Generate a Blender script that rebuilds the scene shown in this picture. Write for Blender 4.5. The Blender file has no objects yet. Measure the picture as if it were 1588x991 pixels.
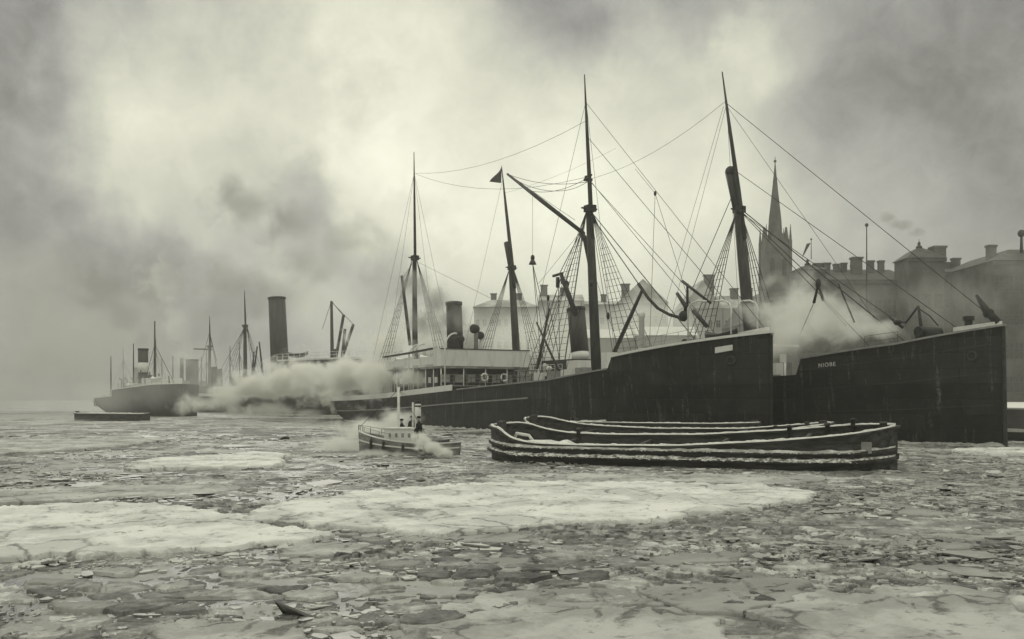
import bpy, bmesh, math, random
import numpy as np
from mathutils import Vector, Matrix, noise as mnoise
from mathutils.geometry import delaunay_2d_cdt

random.seed(7)
SC = bpy.context.scene
COL = SC.collection
R = math.radians

# ------------------------------------------------------------------ camera
F, HX, HY, H = 1500.0, 794.0, 615.0, 3.65      # focal length and horizon of the 1588 px wide photograph, eye height
cam_d = bpy.data.cameras.new('camera')
cam_d.sensor_width = 36
cam_d.lens = 36 * F / 1588
cam_d.shift_y = (HY - 495.5) / 1588
cam_d.clip_end = 3000
cam_d.clip_start = 0.1
cam = bpy.data.objects.new('camera', cam_d)
cam.location = (0, 0, H)
cam.rotation_euler = (R(90), 0, 0)
COL.objects.link(cam)
SC.camera = cam

# ------------------------------------------------------------------ render and exposure
SC.render.engine = 'CYCLES'
SC.view_settings.view_transform = 'Standard'
SC.view_settings.look = 'None'
SC.view_settings.exposure = 0.0
SC.view_settings.gamma = 1
SC.cycles.use_denoising = True
SC.cycles.max_bounces = 9
SC.cycles.diffuse_bounces = 3
SC.cycles.glossy_bounces = 3
SC.cycles.volume_bounces = 6
SC.cycles.transparent_max_bounces = 8
SC.cycles.volume_step_rate = 0.5
SC.cycles.volume_max_steps = 256

# ------------------------------------------------------------------ sky
SUN_EL, SUN_AZ = 24, -14                       # degrees; azimuth from +Y, negative = towards -X
def direction(px, py):
    v = Vector(((px - HX) / F, 1, (HY - py) / F)); v.normalize(); return v

world = bpy.data.worlds.new('World')
SC.world = world
world.use_nodes = True
nt = world.node_tree
nt.nodes.clear()
class NT:
    """small helper to write node trees"""
    def __init__(s, tree): s.t = tree
    def n(s, kind, **kw):
        nd = s.t.nodes.new(kind)
        for k, v in kw.items(): setattr(nd, k, v)
        return nd
    def l(s, a, b): s.t.links.new(a, b)
    def put(s, sock, v):
        if isinstance(v, bpy.types.NodeSocket): s.l(v, sock)
        else: sock.default_value = v
    def math(s, op, a, b=0.0, c=0.0, clamp=False):
        nd = s.n('ShaderNodeMath', operation=op, use_clamp=clamp)
        s.put(nd.inputs[0], a); s.put(nd.inputs[1], b); s.put(nd.inputs[2], c)
        return nd.outputs[0]
    def vmath(s, op, a, b=None):
        nd = s.n('ShaderNodeVectorMath', operation=op)
        s.put(nd.inputs[0], a)
        if b is not None: s.put(nd.inputs[1], b)
        return nd
    def rng(s, v, a, b, c=0.0, d=1.0, smooth=True):
        nd = s.n('ShaderNodeMapRange', interpolation_type='SMOOTHSTEP' if smooth else 'LINEAR')
        s.put(nd.inputs[0], v)
        for i, q in enumerate((a, b, c, d)): s.put(nd.inputs[i + 1], q)
        return nd.outputs[0]
    def noise(s, vec, scale, detail=4, rough=0.55, dist=0.0):
        nd = s.n('ShaderNodeTexNoise')
        s.l(vec, nd.inputs['Vector'])
        nd.inputs['Scale'].default_value = scale
        nd.inputs['Detail'].default_value = detail
        nd.inputs['Roughness'].default_value = rough
        nd.inputs['Distortion'].default_value = dist
        return nd
w = NT(nt)
tc = w.n('ShaderNodeTexCoord')
nz = w.noise(tc.outputs['Generated'], 2.3, 4, 0.55)
off = w.vmath('SUBTRACT', nz.outputs['Color'], (0.5, 0.5, 0.5)).outputs[0]
off = w.vmath('MULTIPLY', off, (0.28, 0.28, 0.22)).outputs[0]
nz2 = w.noise(tc.outputs['Generated'], 9, 5, 0.6)
off2 = w.vmath('SUBTRACT', nz2.outputs['Color'], (0.5, 0.5, 0.5)).outputs[0]
off2 = w.vmath('MULTIPLY', off2, (0.11, 0.11, 0.11)).outputs[0]
dv = w.vmath('ADD', tc.outputs['Generated'], off).outputs[0]
dv = w.vmath('ADD', dv, off2).outputs[0]
dv = w.vmath('NORMALIZE', dv).outputs[0]
SKY_BASE = 0.50
SPOTS = [  # photo pixel the cloud stands at, radius in degrees, brightness added
    (560, 250, 15, .32), (820, 300, 13, .31), (380, 190, 11, .22), (250, 230, 7, .10), (1040, 320, 12, .32), (700, 180, 8, .03), (420, 320, 7, .08), (1150, 330, 6, .10), (1000, 190, 10, .08),
    (640, 300, 7, .12), (620, 40, 5, .24), (1225, 60, 4, .16), (1180, 110, 3, .14), (240, 130, 5, .10),
    (180, 60, 9, -.07), (420, 60, 8, -.05), (760, 20, 9, -.13), (960, 60, 8, -.10), (330, 30, 9, -.08), (30, 420, 12, -.10), (120, 560, 10, -.08), (1480, 230, 14, -.09),
    (1400, 330, 5, .14), (1560, 120, 9, -.09), (1000, 225, 5, -.12), (390, 312, 5, -.26), (450, 345, 3.5, -.12), (570, 365, 5, -.2), (500, 400, 5, -.10), (90, 230, 8, -.04),
]
v = SKY_BASE
for px, py, rad, amp in SPOTS:
    d = w.vmath('DOT_PRODUCT', dv, tuple(direction(px, py))).outputs['Value']
    m = w.rng(d, math.cos(R(rad)), math.cos(R(rad * 0.15)), 0, amp)
    v = w.math('ADD', v, m)
big = w.rng(nz.outputs['Fac'], .3, .7, -.06, .06, False)
nz3 = w.noise(tc.outputs['Generated'], 26, 6, .65, .6)
fine = w.math('ADD', w.rng(nz2.outputs['Fac'], .3, .7, -.085, .085, False), w.rng(nz3.outputs['Fac'], .3, .7, -.055, .055, False))
v = w.math('ADD', v, big); v = w.math('ADD', v, fine)
v = w.math('MAXIMUM', v, .2)
upz = w.n('ShaderNodeSeparateXYZ'); w.l(tc.outputs['Generated'], upz.inputs[0])
v = w.math('ADD', v, w.rng(upz.outputs['Z'], .42, .9, 0, .95))      # overcast sky is brightest overhead
v = w.math('ADD', v, w.rng(upz.outputs['Y'], .2, -.7, 0, .25))
warm = w.rng(v, .45, .85, .93, .82, False)
sky = w.n('ShaderNodeTexSky', sky_type='NISHITA', sun_disc=False)
sky.sun_elevation = R(SUN_EL); sky.sun_rotation = R(SUN_AZ); sky.air_density = 1.5; sky.dust_density = 4
bw = w.n('ShaderNodeRGBToBW'); w.l(sky.outputs[0], bw.inputs[0])
day = w.math('ADD', w.math('MULTIPLY', w.math('MINIMUM', bw.outputs[0], 14.0), 0.05), 7.15)   # an overcast veil in front of the clear sky
v = w.math('MULTIPLY', v, day)
tint = w.n('ShaderNodeCombineXYZ'); tint.inputs[0].default_value = 1.0; tint.inputs[1].default_value = 1.003; w.l(warm, tint.inputs[2])
comb = w.vmath('SCALE', tint.outputs[0]); w.l(v, comb.inputs['Scale'])
bg = w.n('ShaderNodeBackground'); w.l(comb.outputs[0], bg.inputs[0]); bg.inputs[1].default_value = 0.1
wo = w.n('ShaderNodeOutputWorld'); w.l(bg.outputs[0], wo.inputs[0])

# ------------------------------------------------------------------ sun behind the overcast
sl = bpy.data.lights.new('sun', 'SUN'); sl.energy = 0.6; sl.angle = R(30); sl.color = (1, .98, .9)
so = bpy.data.objects.new('sun', sl); COL.objects.link(so)
sdir = Vector((math.sin(R(SUN_AZ)) * math.cos(R(SUN_EL)), math.cos(R(SUN_AZ)) * math.cos(R(SUN_EL)), math.sin(R(SUN_EL))))
so.rotation_euler = sdir.to_track_quat('Z', 'Y').to_euler()

# ------------------------------------------------------------------ materials
def material(name, c1, c2=None, scale=1.0, rough=.7, bump=0.0, bscale=None, stretch=(1, 1, 1), contrast=(.35, .65), detail=6, bdist=.02, spec=.3):
    m = bpy.data.materials.new(name); m.use_nodes = True
    t = NT(m.node_tree); b = m.node_tree.nodes['Principled BSDF']
    tcn = t.n('ShaderNodeTexCoord'); mp = t.n('ShaderNodeMapping'); mp.inputs['Scale'].default_value = stretch
    t.l(tcn.outputs['Object'], mp.inputs[0])
    n1 = t.noise(mp.outputs[0], scale, detail, .6)
    f = t.rng(n1.outputs['Fac'], contrast[0], contrast[1])
    c2 = c1 if c2 is None else c2
    mx = t.n('ShaderNodeMix', data_type='RGBA'); t.l(f, mx.inputs['Factor'])
    mx.inputs['A'].default_value = (c1, c1, c1 * .97, 1); mx.inputs['B'].default_value = (c2, c2, c2 * .97, 1)
    t.l(mx.outputs['Result'], b.inputs['Base Color'])
    b.inputs['Roughness'].default_value = rough
    b.inputs['Specular IOR Level'].default_value = spec
    if bump:
        n2 = t.noise(mp.outputs[0], bscale or scale * 4, 6, .65)
        bp = t.n('ShaderNodeBump'); bp.inputs['Strength'].default_value = bump; bp.inputs['Distance'].default_value = bdist
        t.l(n2.outputs['Fac'], bp.inputs['Height']); t.l(bp.outputs[0], b.inputs['Normal'])
    return m

M_HULL = material('hull_iron', .006, .04, .5, .65, .5, 3, (1, 1, .35), (.38, .75), spec=.18)
def plate_iron(name, lo, hi, streak, rough=.6):
    m = bpy.data.materials.new(name); m.use_nodes = True
    t = NT(m.node_tree); b = m.node_tree.nodes['Principled BSDF']; tcn = t.n('ShaderNodeTexCoord'); co = tcn.outputs['Object']
    sp = t.n('ShaderNodeSeparateXYZ'); t.l(co, sp.inputs[0])
    cb = t.n('ShaderNodeCombineXYZ'); t.l(sp.outputs['X'], cb.inputs[0]); t.l(sp.outputs['Z'], cb.inputs[1])
    br = t.n('ShaderNodeTexBrick'); t.l(cb.outputs[0], br.inputs['Vector']); br.inputs['Scale'].default_value = 1; br.inputs['Brick Width'].default_value = 4.6; br.inputs['Row Height'].default_value = 1.15; br.inputs['Mortar Size'].default_value = .022; br.inputs['Mortar Smooth'].default_value = .3
    br.inputs['Color1'].default_value = (.25, .25, .25, 1); br.inputs['Color2'].default_value = (.75, .75, .75, 1); br.inputs['Mortar'].default_value = (0, 0, 0, 1)
    n1 = t.noise(co, .5, 8, .65); mp = t.n('ShaderNodeMapping'); mp.inputs['Scale'].default_value = (2.4, 2.4, .16); t.l(co, mp.inputs[0]); n2 = t.noise(mp.outputs[0], 1.0, 7, .65)
    n3 = t.noise(co, 4, 6, .7)
    f = t.math('ADD', t.math('MULTIPLY', n1.outputs['Fac'], .6), t.math('MULTIPLY', br.outputs['Color'], .35))
    mx = t.n('ShaderNodeMix', data_type='RGBA'); t.l(t.rng(f, .3, .75), mx.inputs['Factor'])
    mx.inputs['A'].default_value = (lo, lo, lo, 1); mx.inputs['B'].default_value = (hi, hi, hi * .97, 1)
    st = t.math('MULTIPLY', t.rng(n2.outputs['Fac'], .53, .72), t.rng(n3.outputs['Fac'], .35, .65))
    m2 = t.n('ShaderNodeMix', data_type='RGBA'); t.l(st, m2.inputs['Factor']); t.l(mx.outputs['Result'], m2.inputs['A']); m2.inputs['B'].default_value = (streak, streak, streak * .95, 1)
    t.l(m2.outputs['Result'], b.inputs['Base Color']); b.inputs['Roughness'].default_value = rough; b.inputs['Specular IOR Level'].default_value = .22
    hg = t.math('ADD', t.math('MULTIPLY', br.outputs['Fac'], -.5), t.math('ADD', t.math('MULTIPLY', n1.outputs['Fac'], 1.6), t.math('MULTIPLY', n3.outputs['Fac'], .25)))
    bp = t.n('ShaderNodeBump'); bp.inputs['Strength'].default_value = .7; bp.inputs['Distance'].default_value = .06; t.l(hg, bp.inputs['Height']); t.l(bp.outputs[0], b.inputs['Normal'])
    return m
M_HULL = plate_iron('hull_plates', .004, .036, .14)
M_HULL2 = plate_iron('hull_plates_worn', .014, .05, .11)
M_HULL2_OLD = material('hull_iron_worn', .015, .06, .6, .6, .3, 2.5, (1, 1, .35), (.3, .8), spec=.4)
M_IRON = material('black_iron', .02, .04, 2, .55, .1)
M_FUNNEL = material('funnel_paint', .03, .055, 1.2, .5, .1, stretch=(1, 1, .3))
M_WHITE = material('white_paint', .72, .55, 2.5, .5, .05, contrast=(.5, .8))
M_CANVAS = material('canvas', .72, .56, 1.6, .9, .3, 3, contrast=(.45, .75), stretch=(1, 1, .2))
M_GREYP = material('grey_paint', .3, .22, 1.5, .6, .1)
M_WOOD = material('dark_wood', .035, .07, 6, .7, .3, stretch=(.25, 1, 1))
M_MAST = material('mast_wood', .022, .05, 3, .6, .15, stretch=(1, 1, .15))
M_DECK = material('deck_planks', .12, .3, 1.2, .8, .2, contrast=(.3, .7))
M_SNOW = material('snow', .8, .66, 2.2, .9, .5, 5, bdist=.05)
M_ROPE = material('tarred_rope', .03, .06, 3, .9)
M_GLASSP = material('grimy_glass', .04, .075, 2, .4, spec=.3)
M_GLASS = material('window_glass', .02, .04, 2, .15, spec=.5)
M_STONE = material('stone', .065, .125, .25, .85, .4, 2)
M_STONE2 = material('stucco', .26, .34, .15, .9, .2, 1.5)
M_BRICK = material('brick', .085, .14, .35, .9, .4, 3)
M_ROOF = material('roof_slate', .06, .1, .5, .7, .3, 3)
M_ROOFSNOW = material('roof_snow', .55, .3, .25, .9, .2, 2)
M_BARGE = material('barge_wood', .022, .075, 2.5, .8, .5, 8, (.3, 1, 1.6))
M_SNOWB = material('rime_snow', .85, .16, 5, .9, .9, 10, (.8, 1, 1), (.44, .6), bdist=.06)
M_SNOWS = material('wind_packed_snow', .8, .4, 3, .9, .8, 10, (.6, 1, 1), (.36, .6), bdist=.05)
M_CLOTH = material('dark_cloth', .015, .03, 6, .95)
M_SKIN = material('skin', .35, .3, 6, .6)
M_RIMED = material('rimed_planks', .12, .34, 1.6, .85, .4, 6, (.4, 1, 1), (.35, .65))
M_FADED = material('faded_white_lead', .75, .5, 6, .8, contrast=(.35, .6))
M_FLAG = material('flag_cloth', .05, .1, 2, .9)
def snow_ice(name, hi, mid, lo, crack, cs=.55, bump=.8):
    m = bpy.data.materials.new(name); m.use_nodes = True
    t = NT(m.node_tree); b = m.node_tree.nodes['Principled BSDF']; tcn = t.n('ShaderNodeTexCoord'); co = tcn.outputs['Object']
    a = t.noise(co, .35, 9, .68); c = t.noise(co, 2.2, 8, .7); e = t.noise(co, 9, 6, .7)
    m1 = t.n('ShaderNodeMix', data_type='RGBA'); t.l(t.rng(a.outputs['Fac'], .42, .6), m1.inputs['Factor'])
    m1.inputs['A'].default_value = (mid, mid, mid * .98, 1); m1.inputs['B'].default_value = (hi, hi, hi * .98, 1)
    m2 = t.n('ShaderNodeMix', data_type='RGBA'); t.l(t.math('MULTIPLY', t.rng(c.outputs['Fac'], .56, .66), .75), m2.inputs['Factor'])
    t.l(m1.outputs['Result'], m2.inputs['A']); m2.inputs['B'].default_value = (lo, lo, lo * .98, 1)
    wv = t.vmath('SUBTRACT', c.outputs['Color'], (.5, .5, .5)).outputs[0]; wv = t.vmath('SCALE', wv); wv.inputs['Scale'].default_value = .5
    vv = t.vmath('ADD', co, wv.outputs[0]).outputs[0]
    vo = t.n('ShaderNodeTexVoronoi', feature='DISTANCE_TO_EDGE'); vo.inputs['Scale'].default_value = cs; t.l(vv, vo.inputs['Vector'])
    cr = t.rng(vo.outputs['Distance'], .0, .045, 1, 0); cr = t.math('MULTIPLY', cr, t.math('MULTIPLY', t.rng(a.outputs['Fac'], .40, .55, 1, 0), .7))
    m3 = t.n('ShaderNodeMix', data_type='RGBA'); t.l(cr, m3.inputs['Factor']); t.l(m2.outputs['Result'], m3.inputs['A']); m3.inputs['B'].default_value = (crack, crack, crack, 1)
    t.l(m3.outputs['Result'], b.inputs['Base Color']); b.inputs['Roughness'].default_value = .85; b.inputs['Specular IOR Level'].default_value = .25
    hgt = t.math('ADD', t.math('MULTIPLY', c.outputs['Fac'], 1.0), t.math('MULTIPLY', e.outputs['Fac'], .35)); hgt = t.math('SUBTRACT', hgt, t.math('MULTIPLY', cr, .5))
    bp = t.n('ShaderNodeBump'); bp.inputs['Strength'].default_value = bump; bp.inputs['Distance'].default_value = .12
    t.l(hgt, bp.inputs['Height']); t.l(bp.outputs[0], b.inputs['Normal'])
    return m
M_FLOES = snow_ice('snowy_floe', .84, .6, .22, .12)
M_FLOEA = snow_ice('frosted_floe', .56, .36, .2, .1, .8)
M_FLOEB = snow_ice('new_ice', .34, .26, .17, .1, .5, .35)
M_SLUSH = snow_ice('slush', .36, .13, .05, .03, 2.2, 1.0)
def pack_ice():
    m = bpy.data.materials.new('pack_ice'); m.use_nodes = True
    t = NT(m.node_tree); b = m.node_tree.nodes['Principled BSDF']; tcn = t.n('ShaderNodeTexCoord'); co = tcn.outputs['Object']
    at_ = t.n('ShaderNodeAttribute'); at_.attribute_name = 'ice_tone'      # each plate is clearer or whiter ice
    n1 = t.noise(co, 5, 8, .72); n2 = t.noise(co, 17, 5, .7)
    f = t.math('ADD', at_.outputs['Fac'], t.math('MULTIPLY', t.math('SUBTRACT', n1.outputs['Fac'], .5), 1.1))
    cr = t.n('ShaderNodeValToRGB'); t.l(f, cr.inputs['Fac']); e = cr.color_ramp.elements
    e[0].position = .0; e[0].color = (.05, .05, .05, 1); e[1].position = 1.0; e[1].color = (.62, .62, .605, 1)
    for p, c in ((.35, .15), (.6, .27), (.8, .42)):
        q = e.new(p); q.color = (c, c, c * .98, 1)
    t.l(cr.outputs['Color'], b.inputs['Base Color']); b.inputs['Roughness'].default_value = .7; b.inputs['Specular IOR Level'].default_value = .3
    bp = t.n('ShaderNodeBump'); bp.inputs['Strength'].default_value = .9; bp.inputs['Distance'].default_value = .05
    t.l(t.math('ADD', n1.outputs['Fac'], t.math('MULTIPLY', n2.outputs['Fac'], .4)), bp.inputs['Height']); t.l(bp.outputs[0], b.inputs['Normal'])
    return m
M_PACK = pack_ice()
M_ICEA = material('ice_snowy', .62, .42, 2.5, .8, .6, 9, contrast=(.35, .7), bdist=.04)
M_ICEB = material('ice_grey', .26, .38, 2, .45, .5, 8, bdist=.03, spec=.5)
M_ICEC = material('ice_dark', .12, .2, 2, .35, .5, 8, bdist=.03, spec=.5)

# ------------------------------------------------------------------ mesh helpers
class MB:
    def __init__(s): s.v = []; s.f = []; s.m = []; s.cm = 0
    def add(s, vs, fs):
        o = len(s.v); s.v += [tuple(q) for q in vs]
        for f in fs: s.f.append(tuple(o + i for i in f)); s.m.append(s.cm)
        return s
    def box(s, x0, x1, y0, y1, z0, z1):
        return s.add([(x0, y0, z0), (x1, y0, z0), (x1, y1, z0), (x0, y1, z0), (x0, y0, z1), (x1, y0, z1), (x1, y1, z1), (x0, y1, z1)],
                     [(0, 3, 2, 1), (4, 5, 6, 7), (0, 1, 5, 4), (1, 2, 6, 5), (2, 3, 7, 6), (3, 0, 4, 7)])
    def tube(s, pts, rad, n=8, cap=True):
        pts = [Vector(p) for p in pts]
        if not hasattr(rad, '__len__'): rad = [rad] * len(pts)
        rings = []
        for i, p in enumerate(pts):
            t = (pts[min(i + 1, len(pts) - 1)] - pts[max(i - 1, 0)]).normalized()
            a = t.orthogonal().normalized() if abs(t.z) < .999 else Vector((1, 0, 0))
            if abs(t.z) < .999:
                a = t.cross(Vector((0, 0, 1))).normalized()
            b = t.cross(a)
            rings.append([p + (a * math.cos(2 * math.pi * k / n) + b * math.sin(2 * math.pi * k / n)) * rad[i] for k in range(n)])
        vs = [q for r in rings for q in r]; fs = []
        for i in range(len(pts) - 1):
            for k in range(n):
                fs.append((i * n + k, i * n + (k + 1) % n, (i + 1) * n + (k + 1) % n, (i + 1) * n + k))
        if cap:
            fs.append(tuple(range(n - 1, -1, -1))); fs.append(tuple((len(pts) - 1) * n + k for k in range(n)))
        return s.add(vs, fs)
    def sweep(s, pts, hw, hh):
        """rectangular bar along a mostly level line"""
        pts = [Vector(p) for p in pts]; vs = []; fs = []
        for i, p in enumerate(pts):
            t = pts[min(i + 1, len(pts) - 1)] - pts[max(i - 1, 0)]; t.z = 0
            if t.length < 1e-6: t = Vector((1, 0, 0))
            t.normalize(); a = Vector((-t.y, t.x, 0))
            vs += [p + a * hw + Vector((0, 0, -hh)), p - a * hw + Vector((0, 0, -hh)), p - a * hw + Vector((0, 0, hh)), p + a * hw + Vector((0, 0, hh))]
        for i in range(len(pts) - 1):
            for k in range(4): fs.append((i * 4 + k, i * 4 + (k + 1) % 4, i * 4 + 4 + (k + 1) % 4, i * 4 + 4 + k))
        e = (len(pts) - 1) * 4
        fs += [(3, 2, 1, 0), (e, e + 1, e + 2, e + 3)]
        return s.add(vs, fs)
    def lathe(s, prof, c=(0, 0, 0), n=16):
        vs = [(c[0] + r * math.cos(2 * math.pi * k / n), c[1] + r * math.sin(2 * math.pi * k / n), c[2] + z) for r, z in prof for k in range(n)]
        fs = [(i * n + k, i * n + (k + 1) % n, (i + 1) * n + (k + 1) % n, (i + 1) * n + k) for i in range(len(prof) - 1) for k in range(n)]
        fs += [tuple(range(n - 1, -1, -1)), tuple((len(prof) - 1) * n + k for k in range(n))]
        return s.add(vs, fs)
    def prism(s, pts, off):
        n = len(pts); off = Vector(off)
        vs = [Vector(p) for p in pts] + [Vector(p) + off for p in pts]
        return s.add(vs, [tuple(range(n - 1, -1, -1)), tuple(range(n, 2 * n))] + [(i, (i + 1) % n, n + (i + 1) % n, n + i) for i in range(n)])
    def torus(s, c, R1, r, nrm, n=20, k=8):
        nrm = Vector(nrm).normalized(); a = nrm.orthogonal().normalized(); b = nrm.cross(a); vs = []; fs = []
        for i in range(n):
            A = 2 * math.pi * i / n; e = a * math.cos(A) + b * math.sin(A)
            for j in range(k):
                B = 2 * math.pi * j / k
                vs.append(Vector(c) + e * (R1 + r * math.cos(B)) + nrm * r * math.sin(B))
        for i in range(n):
            for j in range(k): fs.append((i * k + j, ((i + 1) % n) * k + j, ((i + 1) % n) * k + (j + 1) % k, i * k + (j + 1) % k))
        return s.add(vs, fs)
    def ball(s, c, r, n=10, m=6, sq=(1, 1, 1)):
        vs = []; fs = []
        for i in range(m + 1):
            t = math.pi * i / m
            for k in range(n):
                p = 2 * math.pi * k / n
                vs.append((c[0] + r * sq[0] * math.sin(t) * math.cos(p), c[1] + r * sq[1] * math.sin(t) * math.sin(p), c[2] + r * sq[2] * math.cos(t)))
        for i in range(m):
            for k in range(n): fs.append((i * n + k, i * n + n + k, i * n + n + (k + 1) % n, i * n + (k + 1) % n))
        return s.add(vs, fs)
    def build(s, name, mats, parent=None, smooth=False):
        me = bpy.data.meshes.new(name); me.from_pydata(s.v, [], s.f)
        for m in (mats if isinstance(mats, (list, tuple)) else [mats]): me.materials.append(m)
        me.polygons.foreach_set('material_index', s.m)
        if smooth: me.polygons.foreach_set('use_smooth', [True] * len(me.polygons))
        bm = bmesh.new(); bm.from_mesh(me); bmesh.ops.recalc_face_normals(bm, faces=bm.faces); bm.to_mesh(me); bm.free()
        me.update()
        o = bpy.data.objects.new(name, me); COL.objects.link(o)
        if parent: o.parent = parent
        return o

def tag(o, label=None, cat=None, group=None, kind=None):
    if label: o['label'] = label
    if cat: o['category'] = cat
    if group: o['group'] = group
    if kind: o['kind'] = kind
    return o
def thing(name, label, cat, loc=(0, 0, 0), rz=0, group=None):
    o = bpy.data.objects.new(name, None); COL.objects.link(o); o.location = loc; o.rotation_euler = (0, 0, rz)
    o.empty_display_size = .3
    return tag(o, label, cat, group)
def at(px, py, Y): return Vector(((px - HX) / F * Y, Y, H + (HY - py) / F * Y))
def on_water(px, py, z=0.0):
    Y = (H - z) * F / (py - HY); return Vector(((px - HX) / F * Y, Y, z))

class Frame:
    """a vessel's own axes: x forward (0 at the stem), y to port, z up from the water"""
    def __init__(s, O, d):
        n = math.hypot(*d); s.d = (d[0] / n, d[1] / n); s.p = (-s.d[1], s.d[0]); s.O = O; s.rz = math.atan2(s.d[1], s.d[0])
    def pick(s, px, py, y=0.0):
        u = (px - HX) / F; q = (HY - py) / F
        k = (y + s.O[0] * s.p[0] + s.O[1] * s.p[1]) / (u * s.p[0] + s.p[1])
        return Vector(((k * u - s.O[0]) * s.d[0] + (k - s.O[1]) * s.d[1], y, H + k * q))

def lerp_tab(tab, x):
    if x <= tab[0][0]: return tab[0][1]
    for (a, b), (c, d) in zip(tab, tab[1:]):
        if x <= c: return b + (d - b) * (x - a) / (c - a)
    return tab[-1][1]

class Hull:
    def __init__(s, L, B, sheer, step=None, bulw=1.0, Lb=24, aft=9, counter=4, fexp=1.4, rake=0.0):
        s.L, s.B, s.sheer, s.step, s.bulw, s.Lb, s.aft, s.counter, s.fexp, s.rake = L, B, sheer, step, bulw, Lb, aft, counter, fexp, rake
    def zs(s, x): return lerp_tab(s.sheer, x)
    def hb(s, x, zf):
        zf = max(0, min(1, zf)); sd = max(0, -x); B2 = s.B / 2
        b = 1.0
        if sd < s.Lb: b = 1 - (1 - sd / s.Lb) ** (2.1 + s.fexp * zf)
        q0 = s.counter * (1 - zf) ** 1.5; Ls = s.aft * zf + s.aft * 2.2 * (1 - zf); q = s.L - sd - q0
        if q < Ls: b *= max(0, 1 - (1 - max(q, 0) / Ls) ** 2) ** (.5 + .5 * (1 - zf))
        return max(.02, b * B2)
    def stations(s, n=64):
        xs = [-s.L * (.5 - .5 * math.cos(math.pi * i / n)) for i in range(n + 1)]
        for a, b in s.sheer: xs.append(a)
        return sorted(set(round(x, 3) for x in xs))
    def edge(s, side, x0=None, x1=None, dz=0.0, out=0.0, zf=1.0, n=64):
        xs = [x for x in s.stations(n) if (x0 is None or x >= x0) and (x1 is None or x <= x1)]
        return [(x + s.rake * zf, side * (s.hb(x, zf) + out), s.zs(x) * zf + dz) for x in xs]
    def mesh(s):
        mb = MB(); xs = s.stations(); lv = [-1.6, 0, .2, .4, .6, .8, .93, 1.0]
        for side in (-1, 1):
            vs = []; fs = []; n = len(lv) + 2
            for x in xs:
                z1 = s.zs(x)
                dk = z1 - (s.bulw if s.step is None or x < s.step else .35)
                for l in lv:
                    zf = max(l, 0) if l >= 0 else 0
                    q0 = s.counter * (1 - zf) ** 1.5
                    xx = x * (s.L - q0) / s.L + (s.rake * zf)
                    vs.append((xx, side * s.hb(x * (s.L - q0) / s.L, zf) * (1 if l >= 0 else .9), l * z1 if l >= 0 else l))
                hi = max(.01, s.hb(x, 1) - .14)
                vs.append((x + s.rake, side * hi, z1)); vs.append((x + s.rake, side * hi, dk))
            for i in range(len(xs) - 1):
                for k in range(n - 1): fs.append((i * n + k, i * n + k + 1, (i + 1) * n + k + 1, (i + 1) * n + k))
            mb.cm = 0; mb.add(vs, fs)
        mb.cm = 1; vs = []; fs = []
        for x in xs:
            dk = s.zs(x) - (s.bulw if s.step is None or x < s.step else .35); hi = max(.01, s.hb(x, 1) - .14)
            vs += [(x + s.rake, -hi, dk), (x + s.rake, 0, dk + .12), (x + s.rake, hi, dk)]
        for i in range(len(xs) - 1):
            for k in range(2): fs.append((i * 3 + k, i * 3 + k + 1, i * 3 + 4 + k, i * 3 + 3 + k))
        mb.add(vs, fs)
        # close both ends
        return mb

def lean(p, q, z):
    """point of the line p-q at height z"""
    p, q = Vector(p), Vector(q); return p + (q - p) * ((z - p.z) / (q.z - p.z))

def mast(root, base, dbl, top, r0, r1, r2, r3, label=None):
    base, dbl, top = Vector(base), Vector(dbl), Vector(top)
    m = MB(); m.tube([base, lean(base, dbl, base.z * .5 + dbl.z * .5), dbl], [r0, (r0 + r1) * .52, r1], 12)
    o = m.build('mast', M_MAST, root, True)
    ov = dbl + (base - dbl).normalized() * 3.2 + Vector((r1 + r2, 0, 0)) * 1.0
    off = Vector((r1 * .8, 0, 0))
    t = MB(); t.tube([lean(dbl, top, dbl.z - 3) + off, lean(dbl, top, dbl.z + 2) + off * .8, lean(dbl, top, dbl.z * .4 + top.z * .6) + off * .3, top], [r2, r2, r2 * .7, r3], 10)
    t.build('topmast', M_MAST, o, True)
    c = MB(); c.tube([dbl + Vector((0, -.9, 0)), dbl + Vector((0, .9, 0))], .09, 6); c.tube([dbl + Vector((-.8, 0, .05)), dbl + Vector((.9, 0, .05))], .09, 6)
    c.box(dbl.x - .35, dbl.x + .6, -.45 + dbl.y, .45 + dbl.y, dbl.z - .35, dbl.z + .3)
    c.build('crosstree', M_IRON, o)
    return o
def rope(root, a, b, r=.035, sag=0.0, name='stay', m=None, n=None):
    a, b = Vector(a), Vector(b); k = n or (10 if sag else 2)
    r *= .85
    pts = [a.lerp(b, i / (k - 1)) - Vector((0, 0, 4 * sag * (i / (k - 1)) * (1 - i / (k - 1)))) for i in range(k)]
    mb = MB(); mb.tube(pts, r, 5); return mb.build(name, m or M_ROPE, root)
def shrouds(root, head, feet, r=.035, rungs=18, rr=.018):
    head = Vector(head); mb = MB(); feet = [Vector(f) for f in feet]
    for f in feet: mb.tube([head, f], r, 5)
    for i in range(1, rungs):
        t = .18 + .8 * i / rungs
        ps = [head.lerp(f, t) for f in feet]
        for a, b in zip(ps, ps[1:]): mb.tube([a, b], rr, 4, False)
    return mb.build('shroud', M_ROPE, root)
def pipe(root, name, pts, r, m, n=8):
    mb = MB(); mb.tube(pts, r, n); return mb.build(name, m, root, True)
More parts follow.
